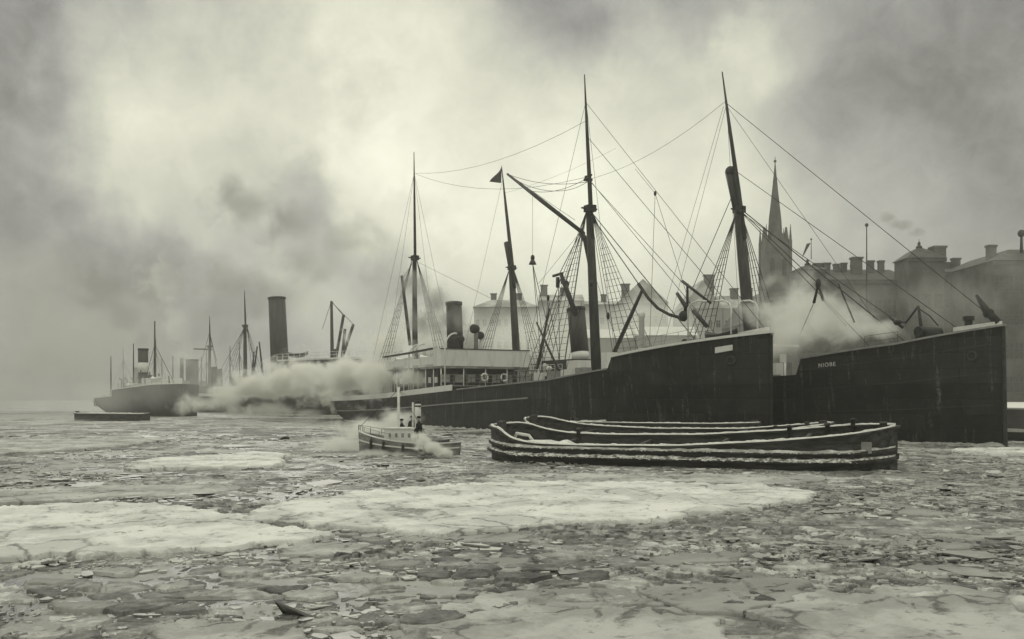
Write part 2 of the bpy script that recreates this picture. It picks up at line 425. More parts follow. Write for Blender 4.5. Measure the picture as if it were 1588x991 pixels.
def funnel(root, a, b, r0, r1, mats, bands=((0, .9), (.9, 1.0)), lip=True):
    a, b = Vector(a), Vector(b); mb = MB(); mb.tube([a, b], [r0, r1], 20)
    o = mb.build('funnel', mats[0], root, True)
    ax = (b - a)
    if lip:
        l = MB(); l.tube([b - ax.normalized() * .25, b + ax.normalized() * .12], [r1 * 1.08, r1 * 1.08], 20); l.build('rim', M_IRON, o, True)
    return o
def cowl(root, base, h, r, face=(1, -1), m=None):
    x, y, z = base; f = Vector((face[0], face[1], 0)).normalized()
    mb = MB(); top = Vector((x, y, z + h))
    mb.tube([(x, y, z), (x, y, z + h * .75), top - f * 0.05 * h], [r, r, r * 1.1], 12)
    o = mb.build('ventilator', m or M_GREYP, root, True)
    c = MB(); c.ball(top, r * 2.0, 12, 8, (.9, .9, 1)); c.tube([top + f * r * .6, top + f * r * 2.1], [r * 1.95, r * 2.1], 14)
    c.build('cowl', M_IRON, o, True)
    return o
def davit(root, x, y, z0, z1, out=1.3, r=.075, side=-1):
    pts = [(x, y, z0), (x, y, z0 + (z1 - z0) * .72)]
    for i in range(1, 8):
        A = math.pi * .55 * i / 7; rr = (z1 - z0) * .28
        pts.append((x, y + side * out * (1 - math.cos(A)), z0 + (z1 - z0) * .72 + rr * math.sin(A)))
    return pipe(root, 'davit', pts, r, M_WHITE)
def life_ring(root, c, r=.4, n=(1, 0, 0)):
    mb = MB(); mb.torus(c, r, r * .27, n); o = mb.build('life_ring', M_WHITE, root, True)
    return o
def window_at(root, x0, x1, y0, y1, z0, z1, frame=True):
    mb = MB(); mb.box(x0, x1, y0, y1, z0, z1); o = mb.build('window', M_WHITE if frame else M_GREYP, root)
    return o
def railing(root, pts, h=1.0, posts=1.5, r=.03, bars=3, m=None, name='railing'):
    mb = MB(); pts = [Vector(p) for p in pts]
    for a, b in zip(pts, pts[1:]):
        k = max(1, int((b - a).length / posts))
        for i in range(k + 1):
            p = a.lerp(b, i / k); mb.tube([p, p + Vector((0, 0, h))], r, 5)
        for j in range(1, bars + 1): mb.tube([a + Vector((0, 0, h * j / bars)), b + Vector((0, 0, h * j / bars))], r * .8, 5)
    return mb.build(name, m or M_WHITE, root)
def lifeboat(root, x0, x1, yc, z, m=None):
    mb = MB(); n = 14; vs = []; fs = []
    for i in range(n + 1):
        u = i / n; hbm = .85 * (1 - abs(2 * u - 1) ** 3) + .02; zz = z + .35 * abs(2 * u - 1) ** 2
        x = x0 + (x1 - x0) * u
        vs += [(x, yc - hbm, zz + .75), (x, yc - hbm * .8, zz + .25), (x, yc, zz - .05 + .25 * abs(2 * u - 1) ** 3), (x, yc + hbm * .8, zz + .25), (x, yc + hbm, zz + .75), (x, yc, zz + .9)]
    for i in range(n):
        for k in range(6): fs.append((i * 6 + k, i * 6 + (k + 1) % 6, i * 6 + 6 + (k + 1) % 6, i * 6 + 6 + k))
    mb.add(vs, fs); o = mb.build('lifeboat', m or M_WHITE, root, True)
    return o

# ------------------------------------------------------------------ water and ice
def vnoise(x, y, seed=0):
    xi = np.floor(x).astype(np.int64); yi = np.floor(y).astype(np.int64); xf = x - xi; yf = y - yi
    def h(a, b):
        q = (a * 374761393 + b * 668265263 + seed * 974634777) & 0x7fffffff
        q = ((q ^ (q >> 13)) * 1274126177) & 0x7fffffff
        return ((q ^ (q >> 16)) & 0xffff) / 65535.0
    u = xf * xf * (3 - 2 * xf); v_ = yf * yf * (3 - 2 * yf)
    return (h(xi, yi) * (1 - u) + h(xi + 1, yi) * u) * (1 - v_) + (h(xi, yi + 1) * (1 - u) + h(xi + 1, yi + 1) * u) * v_
def fbm(x, y, oct=5, seed=0, gain=.5):
    a = 1.0; s_ = 0; t_ = 0
    for i in range(oct):
        s_ = s_ + a * vnoise(x * 2 ** i, y * 2 ** i, seed + i * 17); t_ += a; a *= gain
    return s_ / t_

def water_material():
    m = bpy.data.materials.new('harbour_water'); m.use_nodes = True
    t = NT(m.node_tree); b = m.node_tree.nodes['Principled BSDF']
    tcn = t.n('ShaderNodeTexCoord')
    a = t.noise(tcn.outputs['Object'], .09, 8, .62)
    c = t.noise(tcn.outputs['Object'], .7, 7, .65)
    s_ = t.math('ADD', t.math('MULTIPLY', a.outputs['Fac'], .6), t.math('MULTIPLY', c.outputs['Fac'], .5))
    f = t.rng(s_, .46, .62)
    mx = t.n('ShaderNodeMix', data_type='RGBA'); t.l(f, mx.inputs['Factor'])
    mx.inputs['A'].default_value = (.025, .026, .025, 1); mx.inputs['B'].default_value = (.36, .36, .345, 1)
    t.l(mx.outputs['Result'], b.inputs['Base Color'])
    r = t.rng(f, 0, 1, .22, .8, False); t.l(r, b.inputs['Roughness'])
    b.inputs['Specular IOR Level'].default_value = .4
    n2 = t.noise(tcn.outputs['Object'], 3.5, 8, .7)
    bp = t.n('ShaderNodeBump'); bp.inputs['Strength'].default_value = .6; bp.inputs['Distance'].default_value = .05
    t.l(n2.outputs['Fac'], bp.inputs['Height']); t.l(bp.outputs[0], b.inputs['Normal'])
    return m
M_WATER = water_material()
mb = MB(); mb.add([(-640, -35, 0), (640, -35, 0), (640, 890, 0), (-640, 890, 0)], [(0, 1, 2, 3)])
water = tag(mb.build('water', M_WATER), 'dark harbour water between the ice', None, None, 'structure')

# slush: an uneven skin of ground-up ice that the water breaks through
rows, cols = 640, 780
Yr = 11.5 * (165 / 11.5) ** (np.arange(rows) / (rows - 1)); an = np.linspace(-.91, .91, cols)
X = (Yr[:, None] * an[None, :]); Y = np.repeat(Yr[:, None], cols, 1)
def hash2(a, b, k):
    q = (a * 73856093 + b * 19349663 + k * 83492791) & 0x7fffffff
    q = ((q ^ (q >> 15)) * 668265263) & 0x7fffffff
    return ((q ^ (q >> 13)) & 0xffff) / 65535.0
def plates(x, y, size, seed):
    """broken plates: nearest cell of a jittered lattice, its tilt and tone, and the gap to the next"""
    x = x / size; y = y / size
    wx = x + .5 * (fbm(x * .9, y * .9, 3, seed + 4) - .5); wy = y + .5 * (fbm(x * .9, y * .9, 3, seed + 8) - .5)
    xi = np.floor(wx).astype(np.int64); yi = np.floor(wy).astype(np.int64)
    d1 = np.full(x.shape, 9.0); d2 = np.full(x.shape, 9.0); cx = np.zeros(x.shape); cy = np.zeros(x.shape); ca = np.zeros(x.shape, np.int64); cb = np.zeros(x.shape, np.int64)
    for da in (-1, 0, 1):
        for db in (-1, 0, 1):
            a = xi + da; b = yi + db
            px_ = a + hash2(a, b, seed); py_ = b + hash2(a, b, seed + 1); d = np.hypot(px_ - wx, py_ - wy)
            nearer = d < d1
            d2 = np.where(nearer, d1, np.minimum(d2, d)); d1 = np.where(nearer, d, d1)
            cx = np.where(nearer, px_, cx); cy = np.where(nearer, py_, cy); ca = np.where(nearer, a, ca); cb = np.where(nearer, b, cb)
    t = hash2(ca, cb, seed + 2); lift = hash2(ca, cb, seed + 3); tx = hash2(ca, cb, seed + 5) - .5; ty = hash2(ca, cb, seed + 6) - .5
    base = fbm(cx * size * .22, cy * size * .22, 4, seed + 11, .6)
    z = (base - .40) * .18 + (lift - .4) * .07 + ((wx - cx) * tx + (wy - cy) * ty) * .09
    gap = d2 - d1
    z = np.where(gap < .09, np.minimum(z, -.02 + (gap / .09 - 1) * .05), z)
    return z, t
Z1, T1 = plates(X, Y, .34, 21); Z2, T2 = plates(X, Y, .95, 47); Z3, T3 = plates(X, Y, 3.0, 83)
sel = fbm(X * .16 + 9, Y * .22, 4, 61, .6) + np.clip((Y - 30) / 160, 0, .5)
Z = np.where(sel < .56, Z1, np.where(sel < .72, Z2, Z3)); T = np.where(sel < .56, T1, np.where(sel < .72, T2, T3))
Z = Z + (fbm(X * 4.5, Y * 4.5, 4, 9, .65) - .5) * .07
T = T * .6 + .06 + (fbm(X * 2.5, Y * 2.5, 4, 33, .65) - .5) * .9 + (fbm(X * .2, Y * .35, 4, 71, .6) - .5) * .6 + .17
Z = np.clip(Z, -.15, .24)
Z[0, :] = Z[-1, :] = -.15; Z[:, 0] = Z[:, -1] = -.15
vs = np.stack([X, Y, Z], -1).reshape(-1, 3)
i, j = np.meshgrid(np.arange(rows - 1), np.arange(cols - 1), indexing='ij'); a = (i * cols + j).ravel()
fs = np.stack([a, a + 1, a + cols + 1, a + cols], -1)
me = bpy.data.meshes.new('slush_ice')
me.vertices.add(len(vs)); me.vertices.foreach_set('co', vs.astype(np.float32).ravel())
me.loops.add(fs.size); me.loops.foreach_set('vertex_index', fs.astype(np.int32).ravel())
me.polygons.add(len(fs)); me.polygons.foreach_set('loop_start', np.arange(0, fs.size, 4, dtype=np.int32)); me.polygons.foreach_set('loop_total', np.full(len(fs), 4, np.int32))
me.update(calc_edges=True); me.validate()
at_ = me.attributes.new('ice_tone', 'FLOAT', 'POINT'); at_.data.foreach_set('value', np.clip(T, 0, 1).astype(np.float32).ravel())
me.materials.append(M_PACK)
slush = bpy.data.objects.new('slush_ice', me); COL.objects.link(slush)
tag(slush, 'grey slush of ground ice frozen over the harbour water', 'ice', None, 'stuff')

FLOES = [  # outline in the photograph, thickness, material, label
    ([(375, 801), (450, 785), (560, 768), (700, 757), (860, 751), (1050, 753), (1180, 757), (1260, 767), (1230, 783), (1130, 796), (1060, 806), (960, 812), (880, 816), (760, 827), (690, 838), (640, 832), (560, 823), (470, 822), (400, 813)], .16, 'S', 'largest snowy white ice floe in the open water before the barges'),
    ([(-120, 800), (0, 792), (150, 784), (290, 793), (345, 800), (400, 818), (530, 832), (470, 845), (330, 856), (250, 866), (100, 870), (-90, 874)], .15, 'S', 'broad cracked snowy ice sheet left of the largest floe'),
    ([(-140, 772), (0, 765), (160, 757), (330, 755), (390, 762), (300, 771), (150, 777), (0, 784), (-120, 790)], .13, 'A', 'thin pale ice sheet behind the cracked snowy sheet'),
    ([(190, 727), (250, 714), (340, 709), (440, 709), (440, 718), (420, 727), (300, 730), (200, 732)], .2, 'S', 'narrow bright snowy floe lying alone on the grey slush'),
    ([(-100, 690), (0, 685), (130, 683), (260, 684), (200, 694), (80, 703), (0, 708), (-80, 708)], .2, 'A', 'farthest pale ice sheet at the smoky end of the harbour'),
    ([(1215, 937), (1250, 925), (1300, 918), (1370, 915), (1480, 918), (1550, 925), (1566, 938), (1580, 962), (1640, 985), (1640, 1040), (1120, 1040), (1170, 985), (1178, 962)], .12, 'A', 'pale thick floe nearest the camera below the dark bow'),
    ([(1574, 944), (1620, 938), (1700, 945), (1720, 975), (1640, 975), (1592, 962)], .2, 'S', 'bright tilted ice slab at the edge of the nearest pale floe'),
    ([(700, 935), (740, 926), (790, 940), (900, 948), (1010, 955), (1120, 955), (1165, 963), (1160, 985), (1110, 1035), (600, 1035), (650, 970)], .08, 'A', 'rough frosted floe with a diagonal crack in front of the grey sheets'),
    ([(762, 931), (850, 919), (960, 915), (1022, 945), (912, 951), (800, 943)], .06, 'B', 'smooth grey sheet of new ice with one pointed corner'),
    ([(975, 915), (1080, 908), (1240, 901), (1290, 905), (1200, 942), (1085, 950), (1040, 942)], .06, 'B', 'smooth dark grey sheet of new ice touching the nearest pale floe'),
    ([(735, 872), (840, 866), (835, 884), (790, 890), (745, 888)], .07, 'B', 'oval grey ice pan with a raised rim below the largest floe'),
    ([(1005, 868), (1120, 858), (1170, 862), (1120, 876), (1020, 878)], .06, 'B', 'flat grey pan behind the smooth grey sheets'),
    ([(1480, 700), (1600, 697), (1650, 704), (1560, 709), (1490, 707)], .2, 'S', 'white ice strip under the stem of the nearest steamer'),
    ([(1390, 935), (1480, 925), (1430, 936)], .16, 'S', 'small snow drift on the nearest pale floe'),
    ([(512, 824), (640, 838), (760, 830), (880, 820), (770, 842), (640, 848), (540, 834)], .05, 'B', 'thin grey rim of ice along the front of the largest floe'),
    ([(330, 800), (375, 797), (374, 809), (335, 809)], .03, 'C', 'dark rectangular plate of thin ice between the two snowy sheets'),
    ([(590, 985), (660, 930), (690, 955), (640, 1000)], .05, 'B', 'grey wedge of ice beside the frosted floe'),
    ([(200, 985), (300, 960), (420, 965), (480, 985), (440, 1020), (240, 1020)], .07, 'A', 'frosted grey pan at the bottom left of the photo'),
    ([(420, 855), (540, 845), (600, 850), (560, 862), (450, 868)], .08, 'A', 'low frosted pan in front of the cracked snowy sheet'),
    ([(225, 915), (290, 902), (300, 912), (255, 922)], .07, 'A', 'small pale plate among the dark brash'),
    ([(700, 742), (820, 736), (1000, 738), (1250, 738), (1330, 744), (1200, 752), (1000, 750), (800, 749)], .06, 'A', 'long strip of rough ice under the lighter'),
    ([(1370, 780), (1430, 792), (1500, 800), (1420, 804), (1380, 793)], .07, 'B', 'grey pan with a light edge off the dark bow'),
]
inside_test = []
def poly_in(p, poly):
    x, y = p; c = False; n = len(poly)
    for a in range(n):
        x1, y1 = poly[a]; x2, y2 = poly[a - 1]
        if (y1 > y) != (y2 > y) and x < (x2 - x1) * (y - y1) / (y2 - y1) + x1: c = not c
    return c
ice_mats = {'S': M_FLOES, 'A': M_FLOEA, 'B': M_FLOEB, 'C': M_ICEC}
def floe(outline, th, mk, label, group=None, seed=0, name='ice_floe'):
    rng_ = random.Random(seed)
    pts = [on_water(*p) if len(p) == 2 else Vector(p) for p in outline]
    c = sum(pts, Vector()) / len(pts)
    Ym = c.y; step = max(.07, Ym / 230)
    ed = []
    for a, b in zip(pts, pts[1:] + pts[:1]):
        n = max(2, int((b - a).length / step))
        for k in range(n):
            p = a.lerp(b, k / n)
            q = Vector((p.x * .9, p.y * .9, seed * 7.3))
            d = Vector((mnoise.noise(q), mnoise.noise(q + Vector((50, 0, 0))), 0)) * .7 + Vector((mnoise.noise(q * 3), mnoise.noise(q * 3 + Vector((9, 9, 0))), 0)) * .3 + Vector((mnoise.noise(q * 9), mnoise.noise(q * 9 + Vector((9, 9, 0))), 0)) * .1
            sc_ = min(1.0, (max(pts, key=lambda v_: v_.y).y - min(pts, key=lambda v_: v_.y).y) / 3)
            ed.append((p.x + d.x * sc_, p.y + d.y * sc_))
    xs = [p[0] for p in ed]; ys = [p[1] for p in ed]
    inner = []
    y = min(ys)
    while y < max(ys):
        x = min(xs)
        while x < max(xs):
            p = (x + rng_.uniform(-.35, .35) * step, y + rng_.uniform(-.35, .35) * step)
            if poly_in(p, ed): inner.append(p)
            x += step
        y += step
    co = [Vector(p) for p in ed] + [Vector(p) for p in inner]
    n = len(ed); edges = [(k, (k + 1) % n) for k in range(n)]
    out = delaunay_2d_cdt(co, edges, [], 1, 1e-4)
    ov, oe, of = out[0], out[1], out[2]; orig = out[3]
    rim = set(k for k, o_ in enumerate(orig) if any(q < n for q in o_))
    zs = []
    for k, p in enumerate(ov):
        q = Vector((p.x, p.y, seed * 3.1))
        z = th * 1.0 + (.06 * mnoise.fractal(q * .8, .8, 2, 4) + .035 * mnoise.noise(q * 3.2) + .05 * max(0, mnoise.noise(q * 1.7 + Vector((3, 9, 2))) - .25)) * (.7 if mk in 'SA' else .2)
        cr = abs(mnoise.noise(q * .33 + Vector((7, 3, 1))))       # healed cracks: raised seams
        if cr < .03: z += .035 * (1 - cr / .03) * (1 if mnoise.noise(q * 2) > -.2 else -1)
        z = max(z, th * .2)
        if k in rim: z = th * .75 + .05 * mnoise.noise(q * 2.5)
        zs.append(z)
    vs = [(p.x - c.x, p.y - c.y, z) for p, z in zip(ov, zs)]
    fs = [tuple(f) for f in of]; m_ = len(vs)
    from collections import Counter
    cnt = Counter()
    for f in fs:
        for a, b in zip(f, f[1:] + f[:1]): cnt[(a, b)] += 1
    bot = {}
    for a, b in list(cnt):
        if (b, a) not in cnt:
            for k in (a, b):
                if k not in bot: bot[k] = len(vs); vs.append((vs[k][0], vs[k][1], -.15))
            fs.append((b, a, bot[a], bot[b]))
    mb_ = MB(); mb_.add(vs, fs); o = mb_.build(name, ice_mats[mk]); o.location = (c.x, c.y, 0)
    for pl in o.data.polygons: pl.use_smooth = True
    tag(o, label, 'ice floe', group)
    inside_test.append(ed)
    return o
for k, (ol, th, mk, lab) in enumerate(FLOES):
    floe(ol, th, mk, lab, 'large floes in the harbour ice' if k < 12 else None, seed=k + 1)
for (px, py, rw) in [(130, 945, 60), (560, 900, 55), (70, 905, 45), (700, 905, 40), (840, 960, 0), (330, 925, 45), (1330, 845, 45), (1480, 850, 40), (1190, 835, 40), (1240, 880, 50), (1460, 885, 55), (620, 880, 45), (930, 890, 40), (380, 890, 40), (180, 890, 45), (480, 925, 50), (1090, 885, 40), (1390, 830, 35), (520, 980, 50), (60, 985, 60)]:
    if not rw: continue
    c = on_water(px, py); r_ = rw / F * c.y; rr = random.Random(px)
    a0 = rr.random() * 6; el = rr.uniform(.5, .9)
    ol = [(c.x + r_ * math.cos(a0 + t * math.pi / 4) * rr.uniform(.75, 1.1), c.y + r_ * el * math.sin(a0 + t * math.pi / 4) * rr.uniform(.75, 1.1), 0) for t in range(8)]
    floe(ol, rr.uniform(.04, .1), rr.choice('AABB'), 'small grey pan of ice among the brash in the near water', 'small ice pans among the brash', px, 'ice_pan')

# loose brash ice: far too many to count
def brash():
    rng_ = np.random.RandomState(5); mb_ = MB()
    def skip(x, y):
        return any(poly_in((x, y), e) for e in inside_test if abs(e[0][1] - y) < 14)
    N = 24000; k = 0
    while k < N:
        u = rng_.rand()
        y = 12.5 * (95 / 12.5) ** (u ** 1.15)
        x = y * rng_.uniform(-.72, .72)
        dens = mnoise.fractal(Vector((x * .12, y * .2, 3)), 1, 2, 4)
        if rng_.rand() > .55 + dens * 1.5: k += 1; continue
        if skip(x, y) and rng_.rand() > .04: k += 1; continue
        k += 1
        r = (.03 + .13 * rng_.rand() ** 2.8 + (.17 if rng_.rand() < .06 else 0) + (rng_.uniform(.25, .7) if rng_.rand() < .006 else 0)) * (y / 15) ** .6
        n = rng_.randint(4, 8); a0 = rng_.rand() * 6.28; el = rng_.uniform(.4, .95); ro = rng_.rand() * 3.14
        tl = rng_.normal(0, .07) if rng_.rand() < .92 else rng_.normal(0, .35); td = rng_.rand() * 6.28
        z0 = rng_.uniform(.0, .06) + max(0, dens) * .12; th = rng_.uniform(.02, .05)
        lo = []; hi = []
        for q in range(n):
            A = a0 + 6.283 * (q + rng_.uniform(-.3, .3)) / n; rr = r * rng_.uniform(.7, 1.15)
            px_, py_ = rr * math.cos(A), rr * el * math.sin(A)
            px_, py_ = px_ * math.cos(ro) - py_ * math.sin(ro), px_ * math.sin(ro) + py_ * math.cos(ro)
            dz = tl * (px_ * math.cos(td) + py_ * math.sin(td))
            hi.append((x + px_, y + py_, z0 + dz + rng_.uniform(0, .012))); lo.append((x + px_ * .92, y + py_ * .92, z0 + dz - th))
        shade = mnoise.fractal(Vector((x * .1 + 40, y * .16, 8)), 1, 2, 3) + rng_.normal(0, .3)
        if r > .35 * (y / 15) ** .6: pass
        mb_.cm = 0 if shade > .22 else 1 if shade > -.4 else 2
        mb_.add(hi + lo, [tuple(range(n))] + [(q, n + q, n + (q + 1) % n, (q + 1) % n) for q in range(n)])
    o = mb_.build('brash_ice', [M_ICEA, M_ICEB, M_ICEC])
    tag(o, 'loose broken brash ice drifting all over the harbour', 'ice', None, 'stuff')
brash()

# ------------------------------------------------------------------ steamer M: the big dark cargo steamer, bridge amidships
MF = Frame((19.52, 73.0), (49.8, -94))
NF = Frame((35.7, 70.2), (49.8, -94))

def collar(hl, hull, x0):
    for side in (-1, 1):
        mb = MB(); vs = []; n = 500
        for k in range(n + 1):
            x = x0 + (.2 - x0) * k / n; xx = x * (hl.L - hl.counter) / hl.L; q = Vector((x * .8, side * 3, hl.L))
            z = .12 + .22 * max(0, mnoise.fractal(q, .9, 2, 5) + .25); o_ = .25 + .5 * max(0, mnoise.fractal(q * .6 + Vector((5, 0, 0)), 1, 2, 4) + .3)
            y = hl.hb(x * (hl.L - hl.counter) / hl.L, 0); yz = y + (hl.hb(xx, .15) - y) * .2
            vs += [(xx, side * (yz - .05), z + .1), (xx, side * (yz + .03), z), (xx, side * (y + o_ * .6), z * .45), (xx, side * (y + o_), -.08)]
        fs = [(4 * k + q, 4 * k + q + 1, 4 * k + 5 + q, 4 * k + 4 + q) for k in range(n) for q in range(3)]
        mb.add(vs, fs); mb.build('ice_collar', M_FLOEA, hull)
def steamer_m():
    f = MF; P = f.pick
    root = thing('cargo_steamer', 'big black cargo steamer with white bridge, lying outermost behind the barges', 'ship', (f.O[0], f.O[1], 0), f.rz, 'steamers moored in the icy harbour')
    hl = Hull(101, 12.4, [(-101, 3.5), (-95, 2.9), (-80, 3.1), (-65, 3.5), (-44.6, 4.35), (-22.8, 5.15), (-13.4, 5.95), (-12.9, 6.95), (0, 8.45)], step=-13.2, bulw=1.05, Lb=24)
    hull = hl.mesh().build('hull', [M_HULL, M_DECK], root)
    for side in (-1, 1):
        mb = MB(); mb.sweep(hl.edge(side, -12.9, 0, .09), .2, .1); mb.build('forecastle_rail', M_WHITE, root)
        mb = MB(); mb.sweep(hl.edge(side, -44, -13.3, .05), .14, .06); mb.build('bulwark_rail', M_GREYP, root)
        mb = MB(); mb.sweep(hl.edge(side, -92, -44.6, .32, -.04), .05, .33); mb.build('white_bulwark', M_WHITE, root)
        mb = MB(); mb.sweep(hl.edge(side, -90, -25, -1.5, .06, 1.0), .07, .07); mb.build('rubbing_strake', M_GREYP, hull)
    collar(hl, hull, -95)
    # stem bar, snow on the bow, placard
    mb = MB(); mb.tube([(.06, 0, -.5), (.06, 0, 8.3)], .13, 8); mb.build('stem_post', M_HULL, hull)
    mb = MB(); s_ = [(-4.2, -1.2, 8.05), (-4.2, 1.2, 8.05), (-.25, .12, 8.55), (-.25, -.12, 8.55)]; mb.prism(s_, (0, 0, .38)); mb.build('snow_cap', M_SNOW, root)
    p = P(1170, 527, -1.9)
    ya, yb = -hl.hb(-3.3, .93) - .05, -hl.hb(-2.2, .95) - .05
    mb = MB(); mb.prism([(-3.3, ya, 7.0), (-2.2, yb, 7.2), (-2.2, yb, 7.62), (-3.3, ya, 7.45)], (-.04, -.07, 0)); mb.build('bow_plate', M_WHITE, hull)
    # masts
    fm = mast(root, (-23.9, 0, 3.6), (-25.4, 0, 22.2), (-26.3, 0, 35.7), .52, .36, .22, .05)
    mm = mast(root, (-70.6, 0, 2.5), (-70.9, 0, 23.1), (-71.1, 0, 38.0), .44, .3, .2, .05)
    b = P(912, 273)
    mb = MB(); mb.tube([b + Vector((-.5, 0, 0)), b + Vector((.6, 0, 0))], .12, 6); mb.box(b.x - .2, b.x + .2, -.4, .4, b.z - .5, b.z - .25); mb.build('mast_band', M_IRON, fm)
    # derrick topped up from the foremast, with its goose-neck bracket
    d0 = P(905, 362); d1 = P(787, 270)
    mb = MB(); mb.tube([d0, d0.lerp(d1, .5), d1], [.2, .24, .13], 10); bo = mb.build('derrick_boom', M_MAST, root, True)
    mb = MB(); mb.tube([d0 + Vector((-.5, 0, .1)), d0 + Vector((.5, 0, -.8)), P(914, 410) + Vector((.1, 0, 0))], [.25, .33, .22], 8); mb.build('goose_neck', M_IRON, bo, True)
    for q, e in (((787, 270), (911, 282)), ((822, 296), (911, 276)), ((787, 270), (870, 296)), ((870, 296), (911, 282))):
        rope(root, P(*q), P(*e), .03, .6 if q[0] != 870 else .2)
    rope(root, d1, P(897, 342) + Vector((0, -.4, 0)), .025); rope(root, P(826, 300), P(826, 395), .02)
    # second derrick pointing up out of the fore hold, and one by the bow
    def boom(a, b, r0, r1, name='derrick_boom'):
        mb = MB(); mb.tube([a, Vector(a).lerp(Vector(b), .5), b], [r0, (r0 + r1) * .55, r1], 8); return mb.build(name, M_MAST, root, True)
    boom(P(952, 548, -1), P(996, 450, -1), .2, .14)
    bb = boom(P(870, 425), P(893, 488), .2, .27); mb = MB(); mb.tube([P(858, 428), P(872, 424), P(872, 440)], .16, 6); mb.tube([P(865, 430), P(865, 446)], .2, 6); mb.build('block', M_IRON, bb, True)
    boom(P(623, 428, 2), P(636, 535, 2), .22, .26)
    rope(root, P(624, 432, 2), P(642, 405), .04)
    # shrouds
    for sy in (-1, 1):
        shrouds(root, (-25.4, sy * .3, 22), [(-28.2 + 1.5 * q, sy * 5.9, 5.2) for q in range(6)], .03, 22)
        shrouds(root, (-70.9, sy * .3, 23), [(-74 + 1.5 * q, sy * 5.9, 3.5) for q in range(5)], .03, 16)
        rope(root, (-26, 0, 33), (-29, sy * 5.9, 5), .022); rope(root, (-71, 0, 35), (-75, sy * 5.9, 3.6), .022); rope(root, (-71, 0, 35), (-68, sy * 5.9, 3.6), .022)
    bow = Vector((-1.0, 0, 8.8))
    rope(root, P(914, 325), (-8.0, 0, 7.6), .05); rope(root, (-25.9, 0, 29.5), (-2.0, 0, 8.6), .03); rope(root, P(911, 275), (-5.5, 0, 8), .03)
    rope(root, (-26.2, 0, 33), (-.6, 0, 8.8), .025); rope(root, P(914, 330), P(990, 440, -1), .055); rope(root, P(912, 278), P(1058, 438, -2), .03)
    rope(root, (-26, 0, 31), (-71, 0, 35), .022, 1.5); rope(root, P(908, 275), P(645, 270), .022, 1.6); rope(root, P(645, 405), P(760, 462), .022)
    rope(root, P(905, 350), P(868, 424), .05); rope(root, P(906, 350), P(838, 545), .03); rope(root, P(900, 360), P(835, 440), .022)
    # sagging hose of bundled rope on the forecastle, anchor gear
    pts = [P(990, 440, -1), P(1005, 462, -1), P(1020, 478, -1), P(1038, 488, -1), P(1056, 493, -1)]
    mb = MB(); mb.tube(pts, .14, 8); mb.build('anchor_tackle', M_ROPE, root, True)
    boom(P(1058, 436, -2), P(1102, 470, -2), .13, .1, 'anchor_davit'); boom(P(1066, 440, -2), P(1066, 492, -2), .1, .1, 'anchor_davit')
    an = MB(); an.tube([P(1050, 455, -2.4), P(1064, 476, -2.4), P(1058, 497, -2.4)], [.14, .2, .26], 8); an.tube([P(1075, 482, -2.4), P(1096, 506, -2.4)], .16, 8); an.ball(P(1060, 490, -2.4), .5, 8, 6, (1, .7, .9)); an.build('anchor', M_IRON, root, True)
    for px in (1067, 1134, 1175):
        yy = -3.2 if px < 1100 else -1.6 if px < 1150 else .6
        a = P(px, 528 - (px - 1067) * .14, yy); b = P(px, 478, yy)
        pts = [a, b, P(px + (6 if px == 1067 else -3), 470, yy), P(px + (16 if px == 1067 else -12), 466, yy), P(px + (28 if px == 1067 else -25), 467, yy)]
        pipe(root, 'davit', pts, .075, M_WHITE)
    lb = MB()
    a = P(1074, 524, -3.4); b = P(1116, 518, -3.4)
    lifeboat(root, -6.4, -2.6, -1.0, 7.75, M_HULL2)
    # ventilators, winch housings, railing along the forecastle break
    v0 = P(995, 535, -1.5); mb = MB(); mb.lathe([(.27, 4.5), (.25, 10.6), (.31, 10.65), (.31, 10.95), (.12, 11.2)], (v0.x, v0.y, 0), 12); mb.build('ventilator', M_WHITE, root, True)
    for (px, y, w_, h_) in ((968, -3.5, 1.2, .9), (1005, -4, 1.1, .75), (1028, -2.5, 1.0, .9), (945, -2, .9, 1.5)):
        q = P(px, 545, y); mb = MB(); mb.box(q.x - w_ / 2, q.x + w_ / 2, y - .6, y + .6, 6.2 if q.x > -13 else 4.6, (6.9 if q.x > -13 else 6.2) + h_); mb.build('winch_house', M_WHITE if px != 968 else M_GREYP, root)
    railing(root, hl.edge(-1, -12.5, -1.5, .1, -.3, 1, 14), 1.0, 1.3, .022, 2, M_GREYP)
    mb = MB(); mb.box(-20.5, -15, -2.6, 2.6, 4.2, 5.5); hc = mb.build('hatch', M_GREYP, root)
    mb = MB(); mb.box(-20.6, -14.9, -2.7, 2.7, 5.503, 5.62); mb.build('hatch_cover', M_SNOW, hc)
    # well deck: pale gear and railings behind the bulwark
    for k in range(5):
        x = -31 + k * 2.6
        mb = MB(); mb.box(x, x + 1.6, -4.6, -3.9, 4.2, 5.9 + .1 * k); mb.build('deck_locker', M_WHITE if k % 2 else M_GREYP, root)
    railing(root, [(-42, -5.6, 4.6), (-27, -5.6, 5.1)], 1.1, 1.2, .035, 2, M_IRON)
    rr = random.Random(3)
    for k in range(5):
        x = -35 + k * 4.1 + rr.uniform(-.6, .6); y = rr.uniform(-3.5, 2.5)
        mb = MB(); mb.tube([(x, y - .9, 5.1), (x, y + .9, 5.1)], .42, 12); mb.box(x - .6, x + .6, y - .7, y - .55, 4.0, 5.6); mb.box(x - .6, x + .6, y + .55, y + .7, 4.0, 5.6); mb.tube([(x, y - 1.15, 5.1), (x, y - .9, 5.1)], .55, 12); mb.build('winch', M_IRON if k % 3 else M_GREYP, root)
